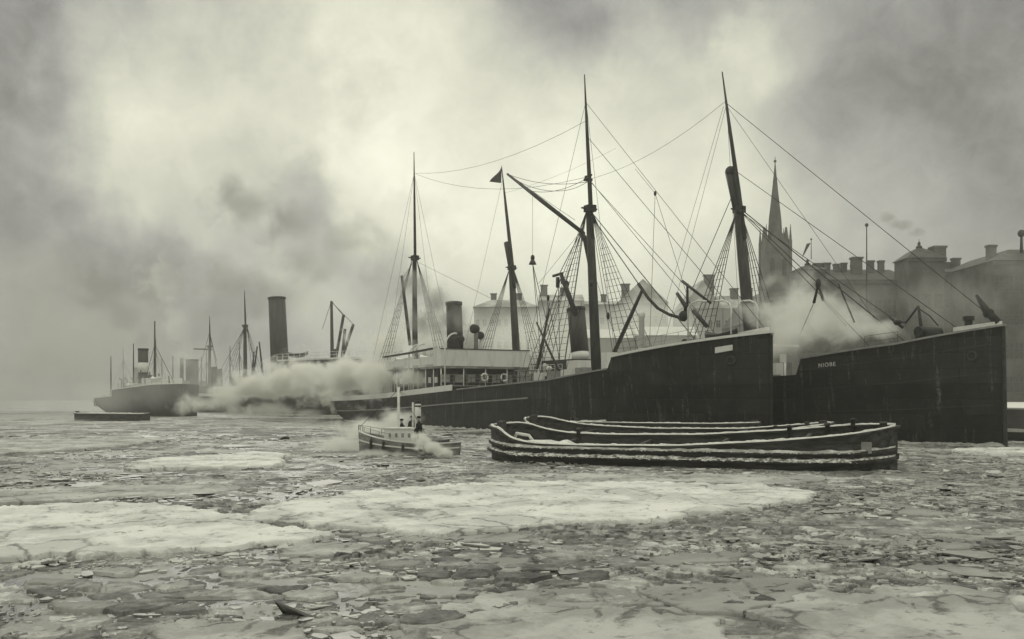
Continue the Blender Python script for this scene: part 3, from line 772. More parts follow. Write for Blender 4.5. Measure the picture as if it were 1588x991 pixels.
    for k in range(5):
        x = -33 + k * 2.4; h_ = rr.uniform(1.2, 2.4); y = rr.uniform(-4, 3); mb = MB(); mb.lathe([(.16, 4), (.16, 4 + h_), (.3, 4.1 + h_), (.3, 4.3 + h_), (.1, 4.45 + h_)], (x, y, .3), 10); mb.build('ventilator', M_GREYP if k % 2 else M_WHITE, root, True)
    for (a, b, y0, y1) in (((838, 590), (850, 462), -2, 0), ((878, 575), (902, 470), 2, 0), ((835, 570), (905, 350), -3, 0), ((872, 585), (906, 345), -4.5, -.3), ((950, 545), (917, 335), -4.5, -.3), ((960, 540), (920, 420), -2, 0), ((868, 560), (866, 430), 1, 0)):
        rope(root, P(a[0], a[1], y0), P(b[0], b[1], y1), rr.uniform(.025, .05))
    for (px, py, y) in ((850, 462, 0), (917, 440, -1), (943, 490, -3.5), (880, 440, 2)):
        mb = MB(); mb.ball(P(px, py, y), .28, 8, 6, (.6, .6, 1.2)); mb.build('block', M_IRON, root, True)
    boom(P(833, 572, 3), P(852, 478, 3), .17, .12); boom(P(868, 578, -2), P(832, 500, -2), .12, .09)
    for (x, y, r_) in ((-38, -4.7, .5), (-31.5, -4.8, .45), (-9, -3.2, .5), (-6.3, .8, .45)):
        z = (4.3 if x < -13 else 7.25 + (x + 9) * .1); mb = MB(); mb.torus((x, y, z + .15), r_, .16, (0, 0, 1)); mb.torus((x, y, z + .38), r_ * .85, .14, (0, 0, 1)); mb.build('coiled_rope', M_ROPE, root, True)
    for k in range(6):
        x = -11.5 + k * 1.75; mb = MB(); mb.lathe([(.2, -.4), (.2, .5), (.27, .52), (.27, .62)], (x, -2.9 + .33 * k, 7.2 + .11 * k), 8); mb.build('bollard', M_IRON, root)
    mb = MB(); mb.tube([(-8.4, -1.6, 7.9), (-8.4, 1.6, 7.9)], .5, 12); mb.box(-9, -7.8, -1.2, 1.2, 6.6, 7.8); mb.build('windlass', M_IRON, root)
    for y in (-1.2, 1.2):
        mb = MB(); mb.box(-3.0, -2.6, y - .1, y + .1, 7.9, 8.6); mb.build('fairlead', M_IRON, root)
    mb = MB(); xh = -2.4; mb.torus((xh, -hl.hb(xh, .78) - .02, 6.4), .3, .1, (.5, -.85, .1)); mb.build('hawse_pipe', M_IRON, hull, True)
    # bridge island
    xb = -48.3
    mb = MB(); mb.box(-66, xb - 2.6, -5.2, 5.2, 2.4, 6.95); mb.cm = 0; dh = mb.build('deckhouse', M_WOOD, root)
    for k in range(6):
        window_at(dh, xb - 2.6 - .02, xb - 2.6 + .05, -4.6 + k * 1.7, -3.6 + k * 1.7, 5.35, 6.3)
    for k in range(8):
        window_at(dh, -65 + k * 1.9, -64.2 + k * 1.9, -5.25, -5.15, 5.3, 6.0)
    mb = MB(); mb.box(xb - 18, xb + .05, -5.9, 5.9, 6.98, 7.22); mb.build('bridge_deck', M_DECK, root)
    for (yc, w_) in ((-5.8, .12), (-2.9, .1), (0, .1), (2.9, .1), (5.8, .12)):
        pipe(root, 'stanchion', [(xb - .15, yc, 3.2), (xb - .15, yc, 6.98)], w_ * .7, M_WHITE)
    for k in range(7):
        pipe(root, 'stanchion', [(xb - 2.5 - 2.4 * k, -5.75, 3.0), (xb - 2.5 - 2.4 * k, -5.75, 6.98)], .07, M_WHITE)
    # canvas dodger round the bridge
    mb = MB(); mb.box(xb, xb + .08, -5.9, 5.9, 7.25, 9.2); mb.build('bridge_dodger', M_CANVAS, root)
    mb = MB(); mb.box(xb - 2.2, xb - .005, -5.9, -5.82, 7.25, 9.2); mb.build('bridge_dodger', M_CANVAS, root)
    mb = MB(); mb.box(xb - 2.2, xb - .005, 5.82, 5.9, 7.25, 9.2); mb.build('bridge_dodger', M_CANVAS, root)
    mb = MB(); mb.sweep([(xb + .05, -5.95, 9.26), (xb + .05, 5.95, 9.26)], .09, .06); mb.build('bridge_rail', M_WOOD, root)
    mb = MB(); mb.box(xb - 7.5, xb - 3.2, -2.6, 2.6, 7.25, 9.5); wh = mb.build('wheelhouse', M_WOOD, root)
    for k in range(3): window_at(wh, xb - 3.22, xb - 3.14, -2.1 + k * 1.5, -1.1 + k * 1.5, 8.3, 9.2)
    # boat deck with white side cloths and dark awning line
    mb = MB(); mb.box(xb - 18, xb - 2.3, -5.95, -5.85, 7.5, 8.3); mb.build('side_screen', M_CANVAS, root)
    mb = MB(); mb.box(xb - 18, xb - 2.3, 5.85, 5.95, 7.5, 8.3); mb.build('side_screen', M_CANVAS, root)
    mb = MB(); mb.sweep([(xb - 19, -6.0, 8.9), (xb - 10, -6.0, 9.1), (xb - 2.2, -6.0, 9.35)], .1, .12); mb.build('awning_spar', M_WOOD, root)
    lifeboat(root, xb - 9, xb - 2.8, -4.7, 7.7); lifeboat(root, xb - 17.5, xb - 11, -4.7, 7.7)
    for (px, z0) in ((690, 3.6), (641, 3.3), (634, 3.3)):
        q = P(px, 560, -5.95)
        davit(root, q.x, -5.95, z0 + (1.2 if px == 690 else 1), 11.0 if px == 690 else 10.2, -1.3, .1)
    for (px, z0) in ((602, 3.2), (598, 3.2), (612, 3.2)):
        q = P(px, 560, -5.6); davit(root, q.x, -5.6, 3.2, 9.6, -1.0, .07)
    for (px, py) in ((749, 584), (779, 588)):
        q = Vector((xb + .12, 0, 0)); y = (-5.5 + 11.0 * (px - 690) / 125)
        life_ring(root, (xb + .2, y, 5.95), .42)
    railing(root, [(xb, -5.9, 4.9), (xb, 5.9, 4.9)], 1.35, 1.5, .03, 3, M_GREYP)
    mb = MB(); mb.box(xb - .15, xb - .05, 4.3, 5.9, 4.9, 7.0); mb.build('weather_screen', M_GREYP, root)
    mb = MB(); mb.box(xb - .1, xb, -5.9, 5.9, 3.0, 4.88); mb.build('bridge_front', M_HULL2, root)
    mb = MB(); mb.sweep([(xb + .03, -5.9, 4.92), (xb + .03, 5.9, 4.92)], .08, .06); mb.build('front_rail', M_GREYP, root)
    # funnel wrapped in its own smoke, ventilators
    funnel(root, (-57.0, 0, 7.2), (-57.6, 0, 15.6), 1.08, 1.0, [M_FUNNEL])
    cowl(root, (-51.1, 0, 9.3), 2.6, .27, (.6, -1), M_GREYP)
    cowl(root, (-52.6, -1.2, 9.3), 1.4, .2, (-1, -.6), M_HULL)
    cowl(root, (-55, 2.6, 7.2), 4.2, .24, (1, -1), M_WHITE)
    # after deck
    mb = MB(); mb.box(-82, -77, -2.4, 2.4, 2.0, 4.4); ah = mb.build('after_house', M_GREYP, root)
    mb = MB(); mb.box(-82.3, -76.7, -2.7, 2.7, 4.4, 4.55); mb.build('house_roof', M_WHITE, ah)
    mb = MB(); mb.box(-89, -84, -1.8, 1.8, 2.0, 3.7); mb.build('hatch', M_GREYP, root)
    railing(root, hl.edge(-1, -100, -91, .05, -.3, 1, 30), 1.0, 1.4, .03, 2, M_WHITE)
    return root
steamer_m()

# ------------------------------------------------------------------ steamer N: nearest the quay, bow out to the right
def steamer_n():
    f = NF; P = f.pick
    root = thing('cargo_steamer', 'black steamer named on the bow, its tall dark stem nearest the camera', 'ship', (f.O[0], f.O[1], 0), f.rz, 'steamers moored in the icy harbour')
    hl = Hull(100, 12.2, [(-100, 4.6), (-80, 4.3), (-50, 4.5), (-14.6, 5.45), (-14.1, 6.75), (-6, 7.6), (0, 8.8)], step=-14.4, bulw=1.05, Lb=22, fexp=1.7)
    hull = hl.mesh().build('hull', [M_HULL, M_DECK], root)
    for side in (-1, 1):
        mb = MB(); mb.sweep(hl.edge(side, -14.1, 0, .05), .16, .07); mb.build('forecastle_rail', M_GREYP, root)
        mb = MB(); mb.sweep(hl.edge(side, -90, -14.7, .05), .14, .06); mb.build('bulwark_rail', M_GREYP, root)
    mb = MB(); mb.tube([(.12, 0, -.6), (.05, 0, 4), (-.05, 0, 8.7)], [.16, .16, .16], 8); mb.build('stem_post', M_IRON, hull)
    mb = MB(); mb.prism([(-3.0, -1.6, 8.5), (-3.0, .4, 8.5), (-.2, .1, 8.85), (-.2, -.12, 8.85)], (0, 0, .3)); mb.build('snow_cap', M_SNOW, root)
    # plating seams stand proud of the hull
    for zf in (.35, .62, .86):
        mb = MB(); mb.sweep([(x, y, z) for x, y, z in hl.edge(-1, -60, -.3, 0, .012, zf)], .02, .05); mb.build('plate_seam', M_HULL2, hull)
    collar(hl, hull, -70)
    # the name
    cu = bpy.data.curves.new('lettering', 'FONT'); cu.body = 'NIOBE'; cu.size = .47; cu.extrude = .015; cu.space_character = 1.25
    to = bpy.data.objects.new('tmp', cu); COL.objects.link(to)
    dg = bpy.context.evaluated_depsgraph_get(); me_ = bpy.data.meshes.new_from_object(to.evaluated_get(dg)); bpy.data.objects.remove(to)
    x0 = -12.3
    for v_ in me_.vertices:
        tx, ty, tz = v_.co; z = 6.0 + ty + tx * .06; x = x0 + tx
        v_.co = (x, -(hl.hb(x, z / hl.zs(x)) + .025 + tz), z)
    me_.name = 'lettering'; me_.materials.append(M_FADED)
    lo = bpy.data.objects.new('lettering', me_); COL.objects.link(lo); lo.parent = hull
    # fore mast, main mast, pennant
    fm = mast(root, (-26.1, 0, 4.2), (-28.56, 0, 22.1), (-30.97, 0, 36.4), .62, .5, .24, .06)
    q = Vector((-28.56, 0, 22.1)); q2 = P(1136, 265)
    mb = MB(); mb.tube([q + Vector((-.1, 0, .2)), q.lerp(q2, .5) + Vector((-.25, 0, 0)), q2 + Vector((-.45, 0, 0))], [.5, .46, .46], 10); mb.ball(q2 + Vector((-.3, 0, 0)), .55, 8, 6); mb.build('masthead', M_MAST, fm, True)
    mm = mast(root, (-74.3, 0, 4.4), (-76.45, 0, 22.0), (-79.46, 0, 37.0), .58, .42, .28, .05)
    q = Vector((-76.45, 0, 22)); q2 = P(787, 376)
    mb = MB(); mb.tube([q, q2 + Vector((-.3, 0, 0))], [.44, .4], 10); mb.build('masthead', M_MAST, mm, True)
    tp = P(778, 256); a = P(761, 282); b = P(777, 284)
    mb = MB(); n_ = 6
    vs = []
    for k in range(n_ + 1):
        u = k / n_; w_ = .25 * math.sin(u * 5)
        t0 = tp.lerp(a, u) + Vector((0, w_, 0)); t1 = b.lerp(a, u) + Vector((0, w_, 0)); vs += [t0, t1, t0 + Vector((0, .03, 0)), t1 + Vector((0, .03, 0))]
    mb.add(vs, [(4 * k, 4 * k + 4, 4 * k + 5, 4 * k + 1) for k in range(n_)] + [(4 * k + 2, 4 * k + 3, 4 * k + 7, 4 * k + 6) for k in range(n_)]); mb.build('pennant', M_FLAG, mm)
    # rigging
    for sy in (-1, 1):
        shrouds(root, (-28.5, sy * .4, 21.6), [(-31.5 + 1.2 * k, sy * 5.8, 5.3) for k in range(5)], .04, 18)
        shrouds(root, (-76.4, sy * .35, 21.8), [(-79.5 + 1.3 * k, sy * 5.8, 4.6) for k in range(5)], .035, 12)
        rope(root, (-30.3, 0, 33), (-34.5, sy * 5.8, 5.2), .022); rope(root, (-79.2, 0, 35), (-83, sy * 5.8, 4.6), .022)
    rope(root, P(1124, 158), (-.4, 0, 9.0), .035); rope(root, P(1145, 268), (-3.2, 0, 8.4), .035); rope(root, P(1150, 325), (-8, 0, 7.6), .06)
    rope(root, P(1124, 160), (-10, 0, 8), .022); rope(root, P(1150, 330), (-11.5, 0, 7.2), .04)
    rope(root, P(1137, 300), P(1075, 445), .045); rope(root, P(1124, 158), P(905, 280), .022, 1.2)
    rope(root, P(1122, 165), (-40, -3, 6), .022); rope(root, P(1016, 300), (-35, 2, 6), .03); rope(root, P(1016, 300), (-38, -4, 6), .03); rope(root, P(780, 300), P(955, 230), .015, .5)
    rope(root, P(1016, 300), P(985, 262), .025)
    bl = MB(); bl.ball(P(1016, 300), .28, 8, 6, (.6, .6, 1)); bl.build('block', M_IRON, root, True)
    bl = MB(); bl.ball(P(1269, 440), .4, 8, 6, (.7, .6, 1.2)); bl.tube([P(1262, 470), P(1269, 442), P(1277, 466)], .14, 6); bl.build('hanging_block', M_IRON, root, True)
    rope(root, P(1152, 330), P(1269, 440), .05); rope(root, P(1277, 466), P(1312, 505), .05); rope(root, P(1262, 470), P(1240, 520), .04); rope(root, P(1152, 332), P(1390, 498, -2), .035); rope(root, P(1300, 440), P(1325, 500), .09)
    # hoisting gear amidships: lantern-headed post with falls
    t_ = P(826, 400)
    mb = MB(); mb.ball(t_, .3, 8, 6, (1, 1, 1.5)); mb.tube([t_ - Vector((0, 0, .9)), t_ - Vector((0, 0, .35))], [.55, .3], 10); mb.build('mast_lantern', M_IRON, root, True)
    for e in ((845, 548), (838, 545), (858, 540)): rope(root, t_ - Vector((0, 0, .8)), P(e[0], e[1]), .05 if e[0] != 858 else .06)
    rope(root, t_, P(826, 300), .02)
    rope(root, P(852, 470), P(838, 560), .09); rope(root, P(853, 480), P(868, 560), .06); rope(root, P(870, 430), P(835, 545), .05)
    # funnel amidships on its casing
    fn = funnel(root, (-58.0, 0, 9.2), (-59.0, 0, 14.7), 1.12, 1.12, [M_FUNNEL])
    mb = MB(); mb.tube([(-57.85, 0, 8.2), (-58.0, 0, 9.19)], [1.08, 1.1], 20); mb.build('funnel_band', M_WHITE, fn, True)
    mb = MB(); mb.box(-62, -54.5, -3.2, 3.2, 3.6, 8.2); ch = mb.build('engine_casing', M_HULL2, root)
    for k in range(3): window_at(ch, -54.52, -54.44, -2.4 + 1.7 * k, -1.5 + 1.7 * k, 6.4, 7.3)
    mb = MB(); mb.box(-72, -50, -5.6, 5.6, 6.3, 6.5); mb.build('bridge_deck', M_DECK, root)
    mb = MB(); mb.box(-53, -50.5, -5, 5, 6.5, 7.9); mb.build('bridge_dodger', M_CANVAS, root)
    railing(root, [(-72, -5.6, 6.5), (-53, -5.6, 6.5)], 1.0, 1.6, .03, 2)
    # forward house and deck gear seen between the two hulls
    mb = MB(); mb.box(-29, -24, -3, 3, 4.3, 8.4); fh = mb.build('mast_house', M_GREYP, root)
    mb = MB(); mb.box(-29.3, -23.7, -3.3, 3.3, 8.4, 8.62); mb.build('house_roof', M_SNOW, fh)
    for k in range(3): window_at(fh, -24.02, -23.94, -2.3 + 1.7 * k, -1.5 + 1.7 * k, 6.9, 7.7)
    for k, x in enumerate((-19.5, -17.6, -15.9)):
        mb = MB(); mb.box(x, x + .7, -4.2, -3.4, 4.5, 6.6); mb.build('deck_locker', M_WHITE if k != 1 else M_GREYP, root)
    for (px, h_) in ((1218, 2.2), (1232, 1.9)):
        q = P(px, 560, -2); pipe(root, 'vent_pipe', [(q.x, -2, 4.5), (q.x, -2, 4.5 + h_)], .14, M_WHITE)
    # forecastle gear
    mb = MB(); mb.tube([P(1424, 475, -2), P(1432, 530, -2)], [.1, .16], 8); mb.tube([P(1424, 475, -2), P(1405, 500, -2), P(1390, 498, -2)], [.09, .09, .07], 6); mb.tube([P(1424, 478, -2), P(1442, 490, -2), P(1455, 505, -2)], [.05, .05, .05], 6); mb.build('anchor_crane', M_IRON, root, True)
    mb = MB(); mb.ball(P(1392, 500, -2), .4, 8, 6, (1, .6, .6)); mb.tube([P(1380, 492, -2), P(1400, 508, -2)], .12, 6); mb.build('anchor', M_IRON, root, True)
    mb = MB(); q = P(1502, 500, -.6); mb.lathe([(.28, -1.1), (.28, .1), (.42, .15), (.42, .45), (.2, .5)], q, 10); mb.build('capstan', M_IRON, root)
    mb = MB(); mb.tube([P(1514, 458, 0), P(1530, 482, 0), P(1549, 502, 0)], [.12, .3, .3], 8); mb.ball(P(1533, 486, 0), .48, 8, 6, (1, .6, .8)); mb.build('cathead', M_IRON, root, True)
    q = P(1440, 515, -1.5); mb = MB(); mb.tube([q + Vector((0, -1.2, 0)), q + Vector((0, 1.2, 0))], .4, 12); mb.box(q.x - .5, q.x + .5, q.y - .9, q.y + .9, 7.3, q.z); mb.build('windlass', M_IRON, root)
    railing(root, hl.edge(-1, -13.5, -6, .05, -.3, 1, 16), .95, 1.3, .022, 2, M_IRON)
    # hawse pipe and a paler rust patch on the side
    x = -1.6; y = -hl.hb(x, .8) - .02; mb = MB(); mb.torus((x, y, 6.6), .3, .1, (.55, -.8, .1)); mb.build('hawse_pipe', M_IRON, hull, True)
    return root
steamer_n()

# ------------------------------------------------------------------ steamer F: big liner-like funnel rising out of the steam
def steamer_f():
    fu = at(433, 615, 215); d = (.75, -.66)
    f = Frame((fu.x + d[0] * 36, fu.y + d[1] * 36), d); P = f.pick
    root = thing('steamship', 'steamship half hidden in white steam, with one very tall dark funnel', 'ship', (f.O[0], f.O[1], 0), f.rz, 'steamers moored in the icy harbour')
    hl = Hull(78, 11, [(-78, 4.0), (-40, 3.6), (-10, 4.6), (0, 5.6)], bulw=.9, Lb=20)
    hl.mesh().build('hull', [M_HULL2, M_DECK], root)
    for side in (-1, 1):
        mb = MB(); mb.sweep(hl.edge(side, -76, -1, .25, -.03), .05, .32); mb.build('white_bulwark', M_WHITE, root)
    x0 = P(433, 560).x
    funnel(root, (x0 + .4, 0, 8.5), (x0 - .9, 0, 25.6), 2.0, 1.85, [M_FUNNEL])
    a = P(440, 560, -4).x; b = P(545, 560, -4).x
    mb = MB(); mb.box(a, b, -4.6, 4.6, 7.5, 11.2); up = mb.build('bridge_house', M_WOOD, root)
    mb = MB(); mb.box(a - 1, b + .6, -5.0, 5.0, 11.2, 11.5); mb.build('bridge_deck', M_CANVAS, root)
    for k in range(6): window_at(up, a + .8 + k * 3, a + 2.0 + k * 3, -4.66, -4.55, 9.3, 10.4)
    for k in range(3): window_at(up, b - .02, b + .06, -3.6 + k * 2.6, -2.2 + k * 2.6, 9.3, 10.4)
    railing(root, [(a - 1, -5, 11.5), (b + .5, -5, 11.5), (b + .5, 5, 11.5)], 1.2, 2, .05, 2, M_WHITE)
    lifeboat(root, a + 1, a + 8, -3.6, 11.9, M_HULL2); cowl(root, (b - 9, -1, 11.5), 1.5, .25, (1, -.5), M_GREYP)
    mb = MB(); mb.box(x0 - 19, x0 - 4, -4.8, 4.8, 3.0, 6.0); lo = mb.build('deckhouse', M_WHITE, root)
    for k in range(6): window_at(lo, x0 - 18 + k * 2.3, x0 - 16.9 + k * 2.3, -4.86, -4.75, 4.2, 5.3, False)
    mb = MB(); mb.box(x0 - 12, x0 + 4, -5.0, 5.0, 6.0, 8.2); mb.build('boat_deck_house', M_WOOD, root)
    m1 = P(381, 600); t1 = P(379, 450)
    mast(root, (m1.x, 0, 3), (lean(m1, t1, 20).x, 0, 20), (t1.x, 0, t1.z), .5, .35, .24, .06)
    for sy in (-1, 1): shrouds(root, (m1.x, sy * .3, 20), [(m1.x - 4 + 2 * q, sy * 5.2, 4) for q in range(4)], .045, 10)
    rope(root, (m1.x, 0, 20), (m1.x - 17, 0, 4), .06); rope(root, (m1.x, 0, 20), (m1.x + 6, -2, 13.2), .08)
    for (qa, qb) in (((399, 537), (392, 590)), ((402, 530), (408, 585)), ((394, 545), (390, 590))):
        mb = MB(); mb.tube([P(qa[0], qa[1], -2), P(qb[0], qb[1], -2)], [.16, .26], 8); mb.build('derrick_boom', M_MAST, root, True)
    m2 = P(516, 540); mb = MB(); mb.tube([(m2.x, 0, 3.5), P(514, 467)], [.5, .28], 10); mb.build('mast', M_MAST, root, True)
    for (qa, qb) in (((533, 488), (519, 566)), ((548, 503), (525, 572)), ((535, 510), (529, 570))):
        mb = MB(); mb.tube([P(qa[0], qa[1], -1), P(qb[0], qb[1], -1)], [.3, .3], 8); mb.build('derrick_boom', M_MAST, root, True)
    rope(root, P(514, 467), P(500, 510), .06); rope(root, P(514, 467), P(533, 490), .08); rope(root, P(514, 468), P(548, 503), .06)
steamer_f()

# ------------------------------------------------------------------ steamer G and others far off at the smoky end
def steamer_g():
    b = at(285, 615, 178); d = (.6, -.8); f = Frame((b.x, b.y), d); P = f.pick
    root = thing('steamship', 'distant grey steamship with a white-banded funnel, beyond the long low barge', 'ship', (b.x, b.y, 0), f.rz, 'steamers moored in the icy harbour')
    hl = Hull(52, 10, [(-52, 2.2), (-44, 2.5), (-43.6, 3.3), (-30, 3.7), (-29.6, 5.0), (-12, 5.5), (0, 6.0)], bulw=.8, Lb=9, fexp=1)
    hl.mesh().build('hull', [M_HULL2, M_SNOW], root)
    mb = MB(); mb.sweep(hl.edge(-1, -50, -.5, .08), .18, .09); mb.build('bulwark_rail', M_SNOW, root)
    a = P(222, 600); fn = funnel(root, (a.x, 0, 4), (a.x, 0, P(224, 541).z), 1.0, 1.0, [M_FUNNEL])
    mb = MB(); mb.tube([(a.x, 0, 8.6), (a.x, 0, 10.6)], [1.03, 1.03], 18); mb.build('funnel_band', M_WHITE, fn, True)
    for (px, top, r) in ((240, 498, .3), (207, 533, .22), (172, 552, .2)):
        q = P(px, 600); mb = MB(); mb.tube([(q.x, 0, 2), (q.x, 0, P(px, top).z)], [r, r * .4], 8); mb.build('mast', M_MAST, root, True)
    q = P(240, 600); rope(root, (q.x, 0, 14), (q.x + 14, 0, 5), .06); rope(root, (q.x, 0, 14), (q.x - 9, 0, 4), .06)
    mb = MB(); mb.box(-16, -10, -3, 3, 4.8, 7.2); mb.build('deckhouse', M_WHITE, root)
    for k in range(8):
        x = -46 + 3.1 * k; h_ = .7 + .5 * ((k * 7) % 3); mb = MB(); zd = hl.zs(x) - .8; mb.box(x, x + 1.7, -3.4 + .3 * (k % 3), -1.2, zd, zd + .8 + h_); mb.build('deck_locker', M_SNOW if k % 2 else M_GREYP, root)
    for k in range(4):
        x = -26 + 6 * k; mb = MB(); mb.tube([(x, 0, 4), (x + 2.5, -1, 9 - k * .5)], [.16, .1], 6); mb.build('derrick_boom', M_MAST, root)
    lifeboat(root, -24, -18, -3.4, 5.2); lifeboat(root, -9, -4, -3, 6.3)
    railing(root, hl.edge(-1, -28, -1, .05, -.3, 1, 20), 1.0, 2, .04, 2, M_GREYP)
    cowl(root, (-20, 0, 4), 3.2, .4, (1, -1), M_GREYP)
    for k in range(5): pipe(root, 'davit', [(-27 + 4 * k, -3.8, 4), (-27 + 4 * k, -3.8, 7), (-26.3 + 4 * k, -4.4, 7.3)], .09, M_GREYP)
steamer_g()
def steamer_h():
    b = at(335, 615, 255); d = (.66, -.75); f = Frame((b.x, b.y), d); P = f.pick
    root = thing('steamship', 'faint steamship with a squat funnel and a crossed yard, farthest in the haze', 'ship', (b.x, b.y, 0), f.rz, 'steamers moored in the icy harbour')
    hl = Hull(50, 10, [(-50, 5.5), (-25, 5), (0, 6.5)], bulw=.8, Lb=14)
    hl.mesh().build('hull', [M_HULL2, M_SNOW], root)
    q = P(325, 600); z = P(324, 490).z
    m = mast(root, (q.x, 0, 4), (q.x, 0, 17), (q.x, 0, z), .45, .35, .25, .06)
    mb = MB(); a = P(301, 541); c = P(328, 542); mb.tube([a, c], .22, 8); mb.build('yard', M_MAST, m, True)
    for e in ((305, 590), (340, 590), (336, 560)): rope(root, P(325, 515), P(*e), .08)
    q = P(298, 600); funnel(root, (q.x, 0, 5), (q.x, 0, P(298, 558).z), 1.7, 1.7, [M_FUNNEL])
    q = P(282, 600); funnel(root, (q.x, 0, 5), (q.x, 0, P(282, 556).z), .55, .5, [M_FUNNEL])
    for px, t in ((268, 552), (251, 556)):
        q = P(px, 600); mb = MB(); mb.tube([(q.x, 0, 4), (q.x, 0, P(px, t).z)], [.25, .15], 6); mb.build('derrick_post', M_MAST, root, True)
    mb = MB(); mb.box(-30, -14, -3.6, 3.6, 4.6, 8); mb.build('deckhouse', M_GREYP, root)
steamer_h()

def steamer_k():
    b = at(372, 615, 232); d = (.62, -.78); f = Frame((b.x, b.y), d); P = f.pick
    root = thing('steamship', 'small dark steamship in the steam close beside the tall-funnelled one', 'ship', (b.x, b.y, 0), f.rz, 'steamers moored in the icy harbour')
    hl = Hull(30, 8, [(-30, 3.4), (-12, 2.8), (0, 4.2)], bulw=.8, Lb=9); hl.mesh().build('hull', [M_HULL2, M_SNOW], root)
    mb = MB(); mb.box(-20, -12, -2.6, 2.6, 2.2, 5.8); dh = mb.build('deckhouse', M_GREYP, root)
    for k in range(4): window_at(dh, -19.4 + 2 * k, -18.4 + 2 * k, -2.66, -2.55, 4, 5, False)
    funnel(root, (-16, 0, 5.8), (-16.3, 0, 11), .8, .75, [M_FUNNEL])
    for x, h_ in ((-6, 16), (-25, 14)):
        mb = MB(); mb.tube([(x, 0, 2), (x, 0, h_)], [.22, .08], 8); m = mb.build('mast', M_MAST, root, True)
        for sy in (-1, 1): rope(root, (x, 0, h_ * .85), (x - 1.5, sy * 3.5, 3), .06)
    mb = MB(); mb.tube([(-6, 0, 4), (-1, -1, 9)], .14, 6); mb.build('derrick_boom', M_MAST, root)
steamer_k()
def far_ship(px, Y, L, masts, fun, label):
    b = at(px, 615, Y); d = (.7, -.71); f = Frame((b.x, b.y), d)
    root = thing('steamship', label, 'ship', (b.x, b.y, 0), f.rz, 'steamers moored in the icy harbour')
    hl = Hull(L, 9, [(-L, 4.2), (-L * .5, 3.6), (0, 5.4)], bulw=.8, Lb=10); hl.mesh().build('hull', [M_HULL2, M_SNOW], root)
    mb = MB(); mb.box(-L * .62, -L * .4, -2.8, 2.8, 2.8, 6.6); dh = mb.build('deckhouse', M_GREYP, root)
    for k in range(4): window_at(dh, -L * .6 + 2.2 * k, -L * .6 + 1.2 + 2.2 * k, -2.86, -2.75, 4.6, 5.6, False)
    if fun: funnel(root, (-L * .52, 0, 6.6), (-L * .53, 0, fun), .9, .85, [M_FUNNEL])
    for x, h_ in masts:
        mb = MB(); mb.tube([(x, 0, 2), (x - .2, 0, h_)], [.28, .08], 8); mb.build('mast', M_MAST, root, True)
        for sy in (-1, 1):
            rope(root, (x, 0, h_ * .8), (x - 3, sy * 4, 3.6), .07); rope(root, (x, 0, h_ * .8), (x + 3, sy * 4, 3.6), .07)
        mb = MB(); mb.tube([(x + .3, 0, 5), (x + 4, -1, 11)], .14, 6); mb.build('derrick_boom', M_MAST, root)
far_ship(262, 300, 46, ((-9, 22), (-34, 20)), 13, 'ghostly steamship deep in the smoke between the banded funnel and the steam column')
far_ship(392, 300, 40, ((-8, 21), (-30, 19)), 12.5, 'ghostly steamship in the haze behind the mast with the crossed yard')
